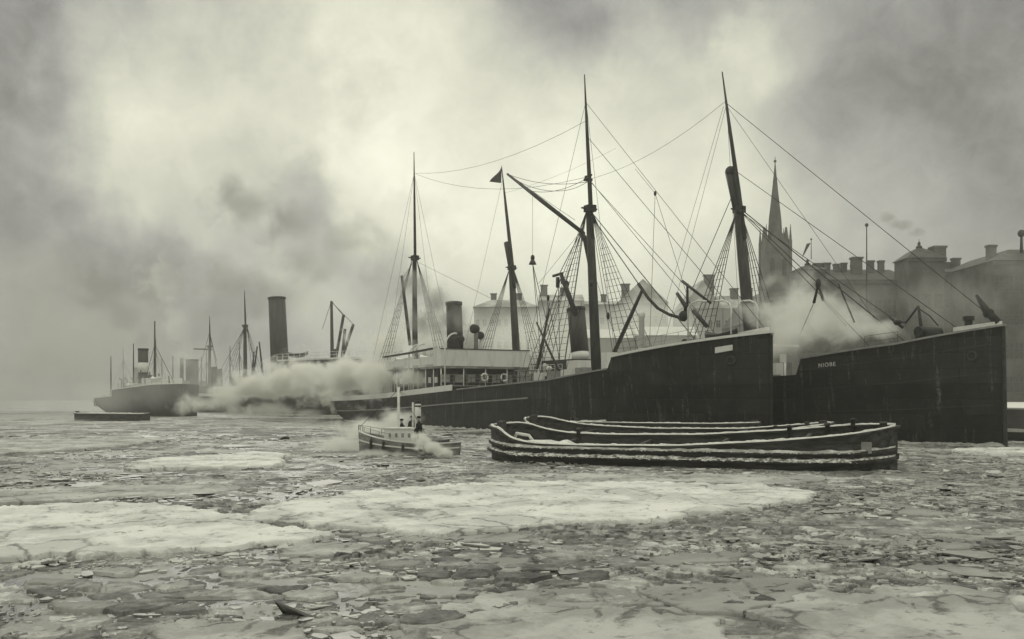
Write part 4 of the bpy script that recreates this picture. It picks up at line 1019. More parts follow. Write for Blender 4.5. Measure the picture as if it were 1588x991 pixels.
# ------------------------------------------------------------------ lighters (barges)
def sheer_from(pl, pr, prof):
    tab = []
    for px, py in prof:      # where the photo shows the gunwale along the near side
        k = (px - HX) / F; dx, dy = pr[0] - pl[0], pr[1] - pl[1]
        u = (k * pl[1] - pl[0]) / (dx - k * dy); Y = pl[1] + u * dy
        tab.append((u, H - (py - HY) / F * Y))
    return tab
def lighter(pl, pr, z_mid, prof, roll, B, label, strakes=True, posts=(), snowpile=None, gable=False):
    L = math.hypot(pr[0] - pl[0], pr[1] - pl[1]); rz = math.atan2(pr[1] - pl[1], pr[0] - pl[0])
    root = thing('barge', label, 'barge', (pl[0], pl[1], 0), rz, 'open wooden barges lying side by side')
    root.rotation_euler = (roll, 0, rz)
    n = 40
    def hb(u): return max(.05, (B / 2) * (1 - max(0, 1 - u / .16) ** 2) ** .9 * (1 - max(0, (u - .8) / .2) ** 3) ** .9)
    tab = sheer_from(pl, pr, prof)
    def zg(u): return (lerp_tab(tab, u - .012) + lerp_tab(tab, u) + lerp_tab(tab, u + .012)) / 3
    us = [(.5 - .5 * math.cos(math.pi * k / n)) for k in range(n + 1)]
    yc = B / 2
    mb = MB()
    for side in (-1, 1):
        vs = []; fs = []
        for u in us:
            x = u * L; h_ = hb(u); z = zg(u); fl = 1 if abs(2 * u - 1) < .97 else 1
            vs += [(x, yc + side * h_ * .9, -.7), (x, yc + side * h_ * .96, .1), (x, yc + side * h_, z * .6), (x, yc + side * h_, z), (x, yc + side * max(.02, h_ - .12), z), (x, yc + side * max(.01, h_ - .16), min(.35, z - .3))]
        for k in range(n):
            for q in range(5): fs.append((k * 6 + q, k * 6 + q + 1, k * 6 + 7 + q, k * 6 + 6 + q))
        mb.add(vs, fs)
    mb.build('hull', M_BARGE, root)
    mb = MB(); vs = []; fs = []
    for u in us: vs += [(u * L, yc - max(.01, hb(u) - .15), min(.36, zg(u) - .3)), (u * L, yc + max(.01, hb(u) - .15), min(.36, zg(u) - .3))]
    for k in range(n): fs.append((2 * k, 2 * k + 1, 2 * k + 3, 2 * k + 2))
    mb.add(vs, fs); mb.build('hold_floor', M_WOOD, root)
    rr = random.Random(int(L * 100))
    for side in (-1, 1):
        pts = [(u * L, yc + side * (hb(u) - .04), zg(u) + .05) for u in us]
        mb = MB(); mb.sweep(pts, .17, .05); g = mb.build('gunwale', M_BARGE, root)
        mb = MB(); m_ = 420; top = []
        vs = []; fs = []
        for k in range(m_ + 1):
            u = .004 + .992 * k / m_; y = yc + side * (hb(u) - .04); z = zg(u) + .1; q = Vector((u * L * 1.3, side * 5, L))
            w_ = .15 + .05 * mnoise.noise(q); t = .05 + .05 * max(0, mnoise.fractal(q * 1.7, 1, 2, 3) + .3)
            vs += [(u * L, y - w_, z + .002), (u * L, y - w_ * .6, z + t), (u * L, y + w_ * .6, z + t), (u * L, y + w_, z + .002)]
        for k in range(m_):
            for q in range(3): fs.append((k * 4 + q, k * 4 + q + 1, k * 4 + 5 + q, k * 4 + 4 + q))
        mb.add(vs, fs); mb.build('snow_layer', M_SNOW, g)
        if strakes:
            for zf, pr_, sn in ((.78, .16, .11), (.4, .24, .14)):
                pz = lambda u: (z_mid * zf + .04 * abs(2 * u - 1) ** 2)
                pts = [(u * L, yc + side * (hb(u) + pr_ * .4), pz(u)) for u in us if .003 < u < .997]
                mb = MB(); mb.sweep(pts, pr_, .07); st = mb.build('rubbing_strake', M_BARGE, root)
                mb = MB(); vs = []; fs = []
                for k in range(m_ + 1):
                    u = .004 + .992 * k / m_; q = Vector((u * L * 2.1, side * 9 + zf * 30, L)); t = sn * (.42 + .5 * mnoise.fractal(q * .6, .9, 2, 5)); t = max(.012, t)
                    y = yc + side * (hb(u) + pr_ * .4); z = pz(u) + .072; drop = .09 * max(0, mnoise.fractal(q * 4.5, .8, 2, 4))
                    vs += [(u * L, y - side * pr_ * .8, z + t * 1.4), (u * L, y + side * pr_ * .4, z + t), (u * L, y + side * (pr_ + .02), z - .02), (u * L, y + side * (pr_ + .03), z - .05 - drop)]
                for k in range(m_):
                    for q in range(3): fs.append((k * 4 + q, k * 4 + q + 1, k * 4 + 5 + q, k * 4 + 4 + q))
                mb.add(vs, fs); mb.build('snow_layer', M_SNOWS if zf > .5 else M_SNOWB, st)
    for u in (.03, .97):
        mb = MB(); mb.box(u * L - .18, u * L + .18, yc - .3, yc + .3, zg(u) - .6, zg(u) + .32); mb.build('stem_head', M_BARGE, root)
    for (u, side, h_) in posts:
        mb = MB(); x = u * L; y = yc + side * (hb(u) - .15); mb.lathe([(.13, -.3), (.13, h_ - .12), (.18, h_ - .1), (.17, h_), (.05, h_ + .03)], (x, y, zg(u)), 8); mb.build('bollard', M_BARGE, root, True)
    for u in (.2, .4, .6, .8):
        mb = MB(); mb.box(u * L - .1, u * L + .1, yc - hb(u) + .16, yc + hb(u) - .16, zg(u) - .35, zg(u) - .17); mb.build('cross_beam', M_BARGE, root)
    if snowpile:
        mb = MB(); vs = []; fs = []; n1, n2 = 26, 12; u0, u1 = snowpile
        for a in range(n1 + 1):
            for b in range(n2 + 1):
                s1, s2 = a / n1, b / n2; u = u0 + (u1 - u0) * s1; y = yc - hb(u) + .2 + s2 * (hb(u) * 1.2)
                h_ = max(0, math.sin(math.pi * s1)) ** .7 * math.sin(math.pi * min(1, s2 + .12)) * .75 * (1 + .6 * mnoise.noise(Vector((s1 * 6, s2 * 3, 4))))
                vs.append((u * L, y, .37 + max(0, h_)))
        for a in range(n1):
            for b in range(n2): fs.append((a * (n2 + 1) + b, a * (n2 + 1) + b + 1, (a + 1) * (n2 + 1) + b + 1, (a + 1) * (n2 + 1) + b))
        mb.add(vs, fs); o = mb.build('snow_heap', M_FLOES, root, True)
    if gable:
        u = .93; mb = MB(); mb.box(u * L - .4, u * L + .4, yc - hb(u) - .06, yc - hb(u) + .02, .85, 1.4); mb.build('side_board', M_GREYP, root)
        mb = MB(); u = .06; mb.tube([(u * L, yc + .2, .9), (u * L + .3, yc - .1, 1.35), (u * L + 1.1, yc - .2, 1.25), (u * L + 1.3, yc, .9)], .09, 8); mb.build('snowy_hawser', M_SNOW, root, True)
    return root
lighter((-2.3, 54.0), (18.2, 45.7), 1.12, [(764, 669), (774, 675), (795, 684), (830, 690), (900, 693), (1050, 694), (1200, 687), (1300, 679), (1392, 671)], .06, 6.0, 'nearest open barge with two snow-caked rubbing strakes along its side', True, ((.75, 1, .35), (.84, 1, .3), (.9, 1, .45), (.2, 1, .4)), (.05, .3), True)
lighter((-.6, 72.0), (18.6, 58.5), 1.15, [(796, 654), (815, 663), (838, 669), (870, 672), (960, 677), (1100, 678), (1200, 671), (1278, 663)], .05, 6.0, 'snow-edged open barge lying between two other barges', False, ((.06, -1, .4), (.12, -1, .45), (.16, -1, .3), (.88, -1, .4), (.8, -1, .35), (.95, -1, .4)), None)
lighter((3.8, 81.5), (17.2, 70.3), 1.4, [(835, 655), (900, 656), (1000, 658), (1100, 659), (1195, 658)], 0, 4.0, 'high-sided empty barge squeezed against the big steamer hull', False, ((.02, -1, .4), (.1, -1, .35), (.4, 1, .3)), None)
fb = lighter((-66.0, 143.5), (-54.2, 142.0), 1.05, [(105, 641), (120, 642), (215, 643), (228, 641)], 0, 4.0, 'long low barge alone at the smoky end of the harbour', False, (), None)

# ------------------------------------------------------------------ steam launch
def launch():
    s0 = Vector((-3.2, 59.8)); bw_ = Vector((-9.9, 62.4)); d = (bw_ - s0).normalized(); L = (bw_ - s0).length
    root = thing('steam_launch', 'small white-railed steam launch with pale mast and banded funnel, blowing steam', 'boat', (s0.x, s0.y, 0), math.atan2(d.y, d.x))
    n = 36
    def hb(u): return max(.04, 1.35 * (1 - (1 - min(1, u / .32)) ** 2.4) ** .6 * (1 - max(0, (u - .45) / .55) ** 2.2))
    def zg(u): return .62 + .2 * (1 - u) ** 3 + .78 * u ** 2
    us = [.5 - .5 * math.cos(math.pi * k / n) for k in range(n + 1)]
    mb = MB()
    for side in (-1, 1):
        vs = []; fs = []
        for u in us:
            x = u * L; h_ = hb(u)
            vs += [(x * .97 + .1, side * h_ * .5, -.5), (x * .98 + .05, side * h_ * .88, .02), (x, side * h_, zg(u)), (x, side * max(.01, h_ - .08), zg(u)), (x, side * max(.01, h_ - .1), zg(u) - .4)]
        for k in range(n):
            for q in range(4): fs.append((k * 5 + q, k * 5 + q + 1, k * 5 + 6 + q, k * 5 + 5 + q))
        mb.add(vs, fs)
    hull = mb.build('hull', M_RIMED, root)
    mb = MB(); vs = []; fs = []
    for u in us: vs += [(u * L, -max(.01, hb(u) - .09), zg(u) - .38), (u * L, max(.01, hb(u) - .09), zg(u) - .38)]
    for k in range(n): fs.append((2 * k, 2 * k + 1, 2 * k + 3, 2 * k + 2))
    mb.add(vs, fs); mb.build('deck', M_DECK, root)
    for side in (-1, 1):
        mb = MB(); mb.sweep([(u * L, side * hb(u), zg(u) + .03) for u in us], .06, .035); mb.build('gunwale', M_WHITE, root)
        mb = MB(); mb.sweep([(u * L, side * (hb(u) * .975 + .03), zg(u) * .62) for u in us[1:-1]], .04, .04); mb.build('rubbing_strake', M_WHITE, root)
    us2 = [u for u in us if u > .55]
    for side in (-1, 1):
        railing(root, [(u * L, side * hb(u) * .95, zg(u)) for u in us2[::3]], .42, .8, .02, 1, M_GREYP)
    def ux(px):      # where along the keel a photo column falls
        k = (px - HX) / F; t = (s0.x - k * s0.y) / (k * d.y - d.x); return t
    x0, x1 = ux(650), ux(604)
    mb = MB(); mb.box(min(x0, x1), max(x0, x1), -.72, .72, .4, 1.62); cb = mb.build('cabin', M_WHITE, root)
    mb = MB(); mb.box(min(x0, x1) - .08, max(x0, x1) + .08, -.8, .8, 1.622, 1.7); mb.build('cabin_roof', M_SNOW, cb)
    for k in range(4): window_at(cb, min(x0, x1) + .25 + k * .45, min(x0, x1) + .42 + k * .45, .7, .74, 1.1, 1.35, False)
    xm = ux(621); pipe(root, 'mast', [(xm, .25, .5), (xm, .25, 4.25)], .085, M_WHITE)
    xf = ux(648); mb = MB(); mb.tube([(xf, 0, 1.7), (xf, 0, 3.38)], [.2, .2], 16); fn = mb.build('funnel', M_WHITE, root, True)
    mb = MB(); mb.tube([(xf, 0, 3.0), (xf, 0, 3.1)], [.207, .207], 16); mb.build('funnel_band', M_IRON, fn, True)
    mb = MB(); mb.tube([(xf, 0, 3.2), (xf, 0, 3.42)], [.215, .215], 16); mb.build('funnel_rim', M_IRON, fn, True)
    xp = ux(640.5); pipe(root, 'steam_pipe', [(xp, 0, 1.7), (xp, 0, 3.3)], .075, M_WHITE)
    mb = MB(); mb.box(ux(690), ux(662), -.7, .7, .5, .95); mb.build('engine_hatch', M_WOOD, root)
    for (px, y) in ((705, .5), (700, -.5), (680, .2)):
        mb = MB(); mb.lathe([(.1, 0), (.1, .3), (.14, .34), (.12, .4)], (ux(px), y, .45), 8); mb.build('towing_bitt', M_IRON, root)
    for u in (.25, .45, .65, .8):
        mb = MB(); mb.tube([(u * L, hb(u) + .09, zg(u) * .3), (u * L, hb(u) + .09, zg(u) * .85)], .085, 8); mb.tube([(u * L, hb(u) + .09, zg(u) * .85), (u * L, hb(u) - .02, zg(u) + .05)], .02, 5); mb.build('rope_fender', M_ROPE, root, True)
    rope(root, (xm, .25, 4.1), (L - .15, 0, 1.75), .018); rope(root, (xm, .25, 4.1), (xf - 1.2, .8, 1.0), .018); rope(root, (xm, .25, 4.1), (.3, 0, 1.0), .015)
    mb = MB(); mb.torus((.75, 0, .62), .42, .1, (0, 0, 1)); mb.build('coiled_rope', M_ROPE, root, True)
    return root, d, ux, s0
lroot, ld, lux, ls0 = launch()

def person(loc, rz, label, pose='stand', s=1.0):
    """one skinned body: boots, coat and head as a continuous surface, with a cap and coat skirt as clothing"""
    root = thing('person', label, 'person', loc, rz, None)
    if pose == 'stand':
        J = {'pelvis': ((0, 0, .95), .15), 'chest': ((0, .02, 1.28), .18), 'neck': ((0, .02, 1.5), .07), 'head': ((.03, .02, 1.6), .10), 'crown': ((.02, .02, 1.72), .085)}
        for sd, n_ in ((-1, 'r'), (1, 'l')):
            J['hip' + n_] = ((0, sd * .1, .9), .11); J['knee' + n_] = ((.04, sd * .11, .5), .075); J['ankle' + n_] = ((0, sd * .12, .08), .055); J['toe' + n_] = ((.17, sd * .13, .04), .045)
            J['sho' + n_] = ((0, sd * .2, 1.42), .075); J['elb' + n_] = ((.02, sd * .27, 1.13), .055); J['wri' + n_] = ((.2, sd * .22, .98), .04); J['hand' + n_] = ((.29, sd * .2, .98), .04)
    else:
        J = {'pelvis': ((0, 0, .45), .16), 'chest': ((.1, 0, .78), .18), 'neck': ((.14, 0, 1.0), .07), 'head': ((.18, 0, 1.1), .10), 'crown': ((.17, 0, 1.22), .085)}
        for sd, n_ in ((-1, 'r'), (1, 'l')):
            J['hip' + n_] = ((.05, sd * .1, .43), .11); J['knee' + n_] = ((.45, sd * .13, .46), .075); J['ankle' + n_] = ((.42, sd * .13, .08), .055); J['toe' + n_] = ((.58, sd * .13, .04), .045)
            J['sho' + n_] = ((.12, sd * .2, .92), .075); J['elb' + n_] = ((.22, sd * .27, .65), .055); J['wri' + n_] = ((.42, sd * .18, .58), .04); J['hand' + n_] = ((.5, sd * .16, .56), .04)
    E_ = [('pelvis', 'chest'), ('chest', 'neck'), ('neck', 'head'), ('head', 'crown')]
    for n_ in 'rl': E_ += [('pelvis', 'hip' + n_), ('hip' + n_, 'knee' + n_), ('knee' + n_, 'ankle' + n_), ('ankle' + n_, 'toe' + n_), ('chest', 'sho' + n_), ('sho' + n_, 'elb' + n_), ('elb' + n_, 'wri' + n_), ('wri' + n_, 'hand' + n_)]
    ks = list(J); me = bpy.data.meshes.new('body'); me.from_pydata([J[k][0] for k in ks], [(ks.index(a), ks.index(b)) for a, b in E_], [])
    o = bpy.data.objects.new('tmp_body', me); COL.objects.link(o)
    sk = o.modifiers.new('s', 'SKIN'); sb = o.modifiers.new('u', 'SUBSURF'); sb.levels = 1; sb.render_levels = 1
    for k, v_ in zip(ks, me.skin_vertices[0].data): v_.radius = (J[k][1], J[k][1]); v_.use_root = (k == 'pelvis')
    dg = bpy.context.evaluated_depsgraph_get(); m2 = bpy.data.meshes.new_from_object(o.evaluated_get(dg)); bpy.data.objects.remove(o)
    m2.name = 'body'; m2.materials.clear(); m2.materials.append(M_CLOTH); m2.materials.append(M_SKIN)
    hz = J['neck'][0][2] + .03; hands = [Vector(J['hand' + n_][0]) for n_ in 'rl']
    for p in m2.polygons:
        c = p.center; p.use_smooth = True
        p.material_index = 1 if c.z > hz or any((c - h_).length < .06 for h_ in hands) else 0
    b = bpy.data.objects.new('body', m2); COL.objects.link(b); b.parent = root
    hx, hy, hz_ = J['crown'][0]
    mb = MB(); mb.lathe([(.115, -.03), (.13, .03), (.12, .08), (.03, .1)], (hx - .01, hy, hz_), 12); mb.box(hx + .05, hx + .2, hy - .08, hy + .08, hz_ - .03, hz_ - .012); mb.build('cap', M_CLOTH, root, True)
    px_, py_, pz_ = J['pelvis'][0]
    if pose == 'stand':
        mb = MB(); mb.tube([(px_, py_, pz_ - .28), (px_, py_ + .01, pz_ + .1), (px_, py_ + .02, pz_ + .4)], [.23, .19, .2], 12, False); mb.build('coat', M_CLOTH, root, True)
    root.scale = (s, s, s)
    return root
def on_launch(px, y, z):
    x = lux(px); return (ls0.x + ld.x * x - ld.y * y, ls0.y + ld.y * x + ld.x * y, z)
la = math.atan2(ld.y, ld.x)
person(on_launch(656, .55, .62), la + .4, 'person in dark coat and cap standing behind the launch funnel', 'stand', 1.0)
person(on_launch(628, -.98, .62), la + 1.4, 'person in dark clothes standing beyond the launch cabin by the mast', 'stand', 1.0)
person(on_launch(613, -.9, .5), la + .2, 'person in dark clothes standing beyond the front end of the launch cabin', 'stand', .95)

# ------------------------------------------------------------------ quay and town
def quay():
    o = Vector((NF.O[0], NF.O[1], 0)); d = Vector((NF.d[0], NF.d[1], 0)); p = Vector((NF.p[0], NF.p[1], 0))
    root = thing('quay_wall', 'dark stone quay wall with snow on top behind the steamers', 'quay')
    a = o - d * 230 + p * 9; b = o + d * 45 + p * 9
    q = [a, b, b + p * 120, a + p * 330]
    mb = MB(); mb.prism([v_ + Vector((0, 0, -1.5)) for v_ in q], (0, 0, 4.1)); mb.build('wall', M_BRICK, root)
    mb = MB(); mb.prism([v_ + Vector((0, 0, 2.605)) + (p * .3 if k < 2 else -p * .3) for k, v_ in enumerate(q)], (0, 0, .12)); mb.build('snow_cover', M_SNOW, root)
    for k in range(9):
        c = a.lerp(b, .62 + k * .045); mb = MB(); mb.tube([c - p * .2 + Vector((0, 0, -.5)), c - p * .2 + Vector((0, 0, 2.5))], .2, 8); mb.build('fender_pile', M_BARGE, root)
    mb = MB(); mb.sweep([a.lerp(b, .6) - p * .45 + Vector((0, 0, .9)), b - p * .45 + Vector((0, 0, .9))], .35, .12); mb.build('fender_ledge', M_SNOW, root)
quay()

def building(name, label, cat, x0, x1, Y, depth, z_eave, roof=3.0, kind='hip', wall=None, roofm=None, rows=3, colsn=8, chim=(), rz=0.0, z_base=2.7, group=None, win=(1.1, 1.9), band=True):
    """a block with its front on the line y = Y between x0 and x1"""
    w_ = x1 - x0
    root = thing(name, label, cat, (x0, Y, 0), rz, group)
    mb = MB(); mb.box(0, w_, 0, depth, z_base - .6, z_eave); wo_ = mb.build('wall', wall or M_STONE2, root)
    mb = MB()
    if kind == 'hip':
        i_ = min(w_, depth) * .32
        vs = [(-.4, -.4, z_eave), (w_ + .4, -.4, z_eave), (w_ + .4, depth + .4, z_eave), (-.4, depth + .4, z_eave), (i_, i_, z_eave + roof), (w_ - i_, i_, z_eave + roof), (w_ - i_, depth - i_, z_eave + roof), (i_, depth - i_, z_eave + roof)]
        vs = [(x, y, z + .003) for x, y, z in vs]
        mb.add(vs, [(0, 3, 2, 1), (4, 5, 6, 7), (0, 1, 5, 4), (1, 2, 6, 5), (2, 3, 7, 6), (3, 0, 4, 7)])
    elif kind == 'gable':      # ridge runs away from the water
        z = z_eave + .003
        mb.prism([(-.3, -.3, z), (w_ + .3, -.3, z), (w_ * .5, -.3, z + roof)], (0, depth + .6, 0))
    elif kind == 'ridge':
        z = z_eave + .003
        mb.prism([(-.3, -.3, z), (-.3, depth + .3, z), (-.3, depth * .5, z + roof)], (w_ + .6, 0, 0))
    ro = mb.build('roof', roofm or M_ROOF, root)
    for (fx, fy, cw, ch) in chim:
        mb = MB(); x = fx * w_; y = fy * depth; mb.box(x - cw / 2, x + cw / 2, y - cw * .4, y + cw * .4, z_eave + .2, z_eave + ch); mb.box(x - cw * .6, x + cw * .6, y - cw * .5, y + cw * .5, z_eave + ch + .003, z_eave + ch + .35); mb.build('chimney', M_BRICK, ro)
    if band:
        mb = MB(); mb.box(-.35, w_ + .35, -.35, -.003, z_eave - .7, z_eave - .1); mb.build('cornice', M_STONE if wall is M_STONE else M_STONE2, root)
    src = None; hgt = (z_eave - 1.2 - z_base) / max(1, rows)
    for r_ in range(rows):
        for c_ in range(colsn):
            x = (c_ + .5) * w_ / colsn; z = z_base + (r_ + .3) * hgt
            if src is None:
                mb = MB(); ww, wh = win; mb.box(-ww / 2, ww / 2, -.03, .1, 0, wh); src = mb.build('window', M_GLASSP if wall is M_STONE else M_GLASS, root)
                mb = MB(); mb.box(-ww / 2 - .15, ww / 2 + .15, -.16, -.035, -.2, -.003); mb.box(-.05, .05, -.06, -.035, 0, wh); mb.box(-ww / 2, ww / 2, -.06, -.035, wh * .62, wh * .68); fr = mb.build('window_frame', M_STONE if wall is M_STONE else M_GREYP, src)
                src.location = (x, 0, z); frame = fr
            else:
                o = src.copy(); COL.objects.link(o); o.parent = root; o.location = (x, 0, z)
                o2 = frame.copy(); COL.objects.link(o2); o2.parent = o
    return root
def X(px, Y): return (px - HX) / F * Y
def Zp(py, Y): return H + (HY - py) / F * Y

# the long dark building above the bow
Yb = 185.0
lb = building('palace', 'long dark palace with many chimneys above the nearest bow', 'building', X(1282, Yb), X(1412, Yb), Yb, 22, Zp(434, Yb), 3.4, 'ridge', M_STONE, M_ROOF, 3, 9,
              [(.02, .3, 1.5, 3.7), (.13, .3, 1.3, 3.8), (.30, .4, 1.1, 3.9), (.39, .4, 1.1, 4.1), (.50, .3, 1.9, 4.9), (.70, .35, 1.2, 4.4), (.83, .35, 1.1, 4.4), (.61, .6, 1.0, 4.3), (.22, .6, 1.0, 3.9)], win=(1.5, 2.6))
rb = building('palace_wing', 'dark palace wing between the domed pavilion and the corner block', 'building', X(1466, Yb - 4), X(1548, Yb - 4), Yb - 4, 22, Zp(422, Yb - 4), 2.6, 'ridge', M_STONE, M_ROOF, 3, 6, [(.22, .3, 1.2, 2.6), (.34, .3, 1.1, 2.4), (.5, .3, 1.4, 3.2)], win=(1.5, 2.6))
def pavilion(px0, px1, Y, py_eave, py_peak, py_tip, label, chimney=None):
    w_ = X(px1, Y) - X(px0, Y); ze = Zp(py_eave, Y); zp = Zp(py_peak, Y)
    root = thing('pavilion', label, 'building', (X(px0, Y), Y, 0))
    mb = MB(); mb.box(0, w_, 0, w_, 2.1, ze); mb.build('wall', M_STONE, root)
    mb = MB(); c = w_ / 2; b = [(-.4, -.4), (w_ + .4, -.4), (w_ + .4, w_ + .4), (-.4, w_ + .4)]
    vs = [(x, y, ze + .003) for x, y in b] + [(c + (x - c) * .45, c + (y - c) * .45, ze + (zp - ze) * .72) for x, y in b] + [(c + (x - c) * .12, c + (y - c) * .12, zp) for x, y in b]
    fs = [(0, 3, 2, 1), (8, 9, 10, 11)]
    for l in (0, 4):
        for k in range(4): fs.append((l + k, l + (k + 1) % 4, l + 4 + (k + 1) % 4, l + 4 + k))
    mb.add(vs, fs); ro = mb.build('roof', M_ROOF, root)
    mb = MB(); mb.lathe([(.5, -.6), (.6, .3), (.25, .6), (.3, 1.0), (.06, 1.3), (.03, Zp(py_tip, Y) - zp)], (c, c, zp), 10); mb.build('finial', M_IRON, ro)
    if chimney:
        mb = MB(); x = X(chimney[0], Y) - X(px0, Y); mb.box(x - chimney[2], x + chimney[2], 1, 3.4, ze - .5, Zp(chimney[1], Y)); mb.box(x - chimney[2] * 1.15, x + chimney[2] * 1.15, .8, 3.6, Zp(chimney[1], Y) + .003, Zp(chimney[1], Y) + .4); mb.build('chimney', M_BRICK, root)
    mb = MB(); mb.box(-.3, w_ + .3, -.3, -.003, ze - .6, ze - .1); mb.build('cornice', M_STONE, root)
    for r_ in range(3):
        for k in range(3):
            mb = MB(); x = (k + .5) * w_ / 3; z = 5 + r_ * (ze - 7) / 3; mb.box(x - .75, x + .75, -.04, .1, z, z + 2.8); wn = mb.build('window', M_GLASSP, root)
            mb = MB(); mb.box(x - .9, x + .9, -.18, -.045, z - .25, z - .003); mb.build('sill', M_STONE, wn)
pavilion(1237, 1281, Yb - 2, 418, 409, 398, 'palace end pavilion with a low pyramid roof beside the church tower')
pavilion(1409, 1465, Yb - 6, 400, 381, 366, 'taller palace pavilion with a finial and one square chimney', (1462, 383, 1.1))
building('corner_block', 'dark corner block cut by the edge of the photo beyond the bow', 'building', X(1542, 165), X(1680, 165), 165, 24, Zp(404, 165), 2.6, 'hip', M_STONE, M_ROOF, 4, 9, [(.12, .2, 1.4, 3.0), (.2, .3, 1.2, 3.2)], win=(1.5, 2.6))
def flagpole(px, py0, py1, Y, label, flag=False, r=.11):
    p = at(px, py0, Y); q = at(px, py1, Y)
    root = thing('flagpole', label, 'flagpole', (p.x, Y, p.z))
    mb = MB(); mb.tube([(0, 0, 0), (0, 0, q.z - p.z)], [r, r * .6], 8); mb.ball((0, 0, q.z - p.z), r * 2.2, 8, 6); mb.build('pole', M_MAST, root, True)
    if flag:
        h_ = q.z - p.z; mb = MB(); mb.add([(-.1, 0, h_ * .8), (-1.3, .1, h_ * .25), (-1.7, .2, h_ * .1), (-.9, 0, h_ * .75), (-.1, .05, h_ * .82), (-1.3, .15, h_ * .27), (-1.7, .25, h_ * .12), (-.9, .05, h_ * .77)], [(0, 1, 2, 3), (4, 5, 6, 7), (0, 1, 5, 4), (1, 2, 6, 5), (2, 3, 7, 6)]); mb.build('flag', M_FLAG, root)
flagpole(1258, 402, 371, Yb + 4, 'small flagpole with a furled flag on the end pavilion roof', True, .09)
flagpole(1344, 480, 349, Yb - 8, 'tall bare flagpole standing before the long palace', False, .16)
flagpole(1584, 392, 362, 168, 'short thick pole on the corner block roof', False, .3)

# church
def church():
    Y = 260.0; c = at(1202, 615, Y); w_ = 37 / F * Y
    root = thing('church', 'grey church tower with a tall pointed spire behind the masts', 'church', (c.x, Y, 0))
    zt = Zp(378, Y); h_ = w_ / 2
    mb = MB(); mb.box(-h_, h_, -h_, h_, 2.1, zt); tw = mb.build('tower', M_BRICK, root)
    for (a, b) in ((-1, -1), (1, -1), (1, 1), (-1, 1)):
        mb = MB(); mb.box(a * h_ - .35, a * h_ + .35, b * h_ - .35, b * h_ + .35, zt - 18, zt + .6); mb.lathe([(.36, 0), (.32, 1.0), (.04, 4.2)], (a * h_, b * h_, zt + .6), 8); mb.build('pinnacle', M_BRICK, root)
    for a in (-1, 1):      # steep gables over each face
        mb = MB(); mb.prism([(-h_ * .72, a * h_, zt + .003), (h_ * .72, a * h_, zt + .003), (0, a * h_, zt + 4.5)], (0, -a * .5, 0)); mb.build('gable', M_BRICK, root)
        mb = MB(); mb.prism([(a * h_, -h_ * .72, zt + .003), (a * h_, h_ * .72, zt + .003), (a * h_, 0, zt + 4.5)], (-a * .5, 0, 0)); mb.build('gable', M_BRICK, root)
    mb = MB(); mb.lathe([(h_ * .66, zt - .5), (h_ * .53, zt + 6.6), (h_ * .28, zt + 13.5), (h_ * .12, zt + 18.7), (.1, Zp(252, Y))], (0, 0, 0), 8); sp = mb.build('spire', M_ROOF, root)
    mb = MB(); mb.tube([(0, 0, Zp(253, Y)), (0, 0, Zp(243, Y))], [.1, .07], 6); mb.ball((0, 0, Zp(250, Y)), .4, 8, 6); mb.build('finial', M_IRON, sp)
    for x in (-1.6, 1.6):
        for z0 in (zt - 9, zt - 20):
            mb = MB(); mb.prism([(x - .6, -h_ - .04, z0), (x + .6, -h_ - .04, z0), (x + .6, -h_ - .04, z0 + 4), (x, -h_ - .04, z0 + 5), (x - .6, -h_ - .04, z0 + 4)], (0, .1, 0)); mb.build('belfry_opening', M_GLASS, root)
    mb = MB(); mb.box(-h_ - 3, h_ + 2.4, h_ + .01, h_ + 34, 2.1, 24); nv = mb.build('nave', M_BRICK, root)
    mb = MB(); mb.prism([(-h_ - 3.3, h_ + .01, 24.003), (h_ + 2.7, h_ + .01, 24.003), (-.3, h_ + .01, 33)], (0, 34, 0)); mb.build('nave_roof', M_ROOF, nv)
church()

# hazy town behind the masts
TOWN = 'pale houses of the town behind the masts'
for (a, b, Y, pe, ro, k, lab, rows, cn, ch) in [
    (735, 835, 330, 476, 3.0, 'hip', 'wide pale block behind the flag-bearing mast', 4, 9, [(.3, .4, 2, 5), (.7, .4, 2, 5)]),
    (838, 905, 345, 466, 3.0, 'ridge', 'long hazy block behind the leaning funnel', 4, 7, [(.1, .4, 2.4, 6), (.55, .4, 2, 5)]),
    (905, 962, 350, 472, 2.0, 'ridge', 'low hazy block just behind the bigger foremast', 4, 5, [(.6, .4, 2, 4)]),
    (958, 1036, 300, 470, 7.5, 'gable', 'gabled pale warehouse seen above the forecastle rail', 4, 6, [(.18, .2, 2.4, 6)]),
    (1058, 1120, 310, 478, 9.0, 'gable', 'steep gabled house behind the crossed davits', 4, 5, [(.75, .3, 3, 11)]),
    (1122, 1182, 320, 478, 5, 'ridge', 'pale house half hidden by the raked mast rigging', 4, 5, [(.4, .4, 2.4, 7), (.8, .4, 2, 7)]),
    (640, 735, 345, 512, 3, 'ridge', 'low pale shed row wrapped in funnel smoke', 2, 8, [(.5, .4, 2, 4)]),
    (1036, 1062, 330, 520, 3, 'ridge', 'small low house in the gap between two gables', 2, 3, []),
]:
    building('town_house', lab, 'house', X(a, Y), X(b, Y), Y, 18, Zp(pe, Y), ro, k, M_STONE2, M_ROOFSNOW, rows, cn, ch, group=TOWN, win=(1.3, 2.2), band=False)
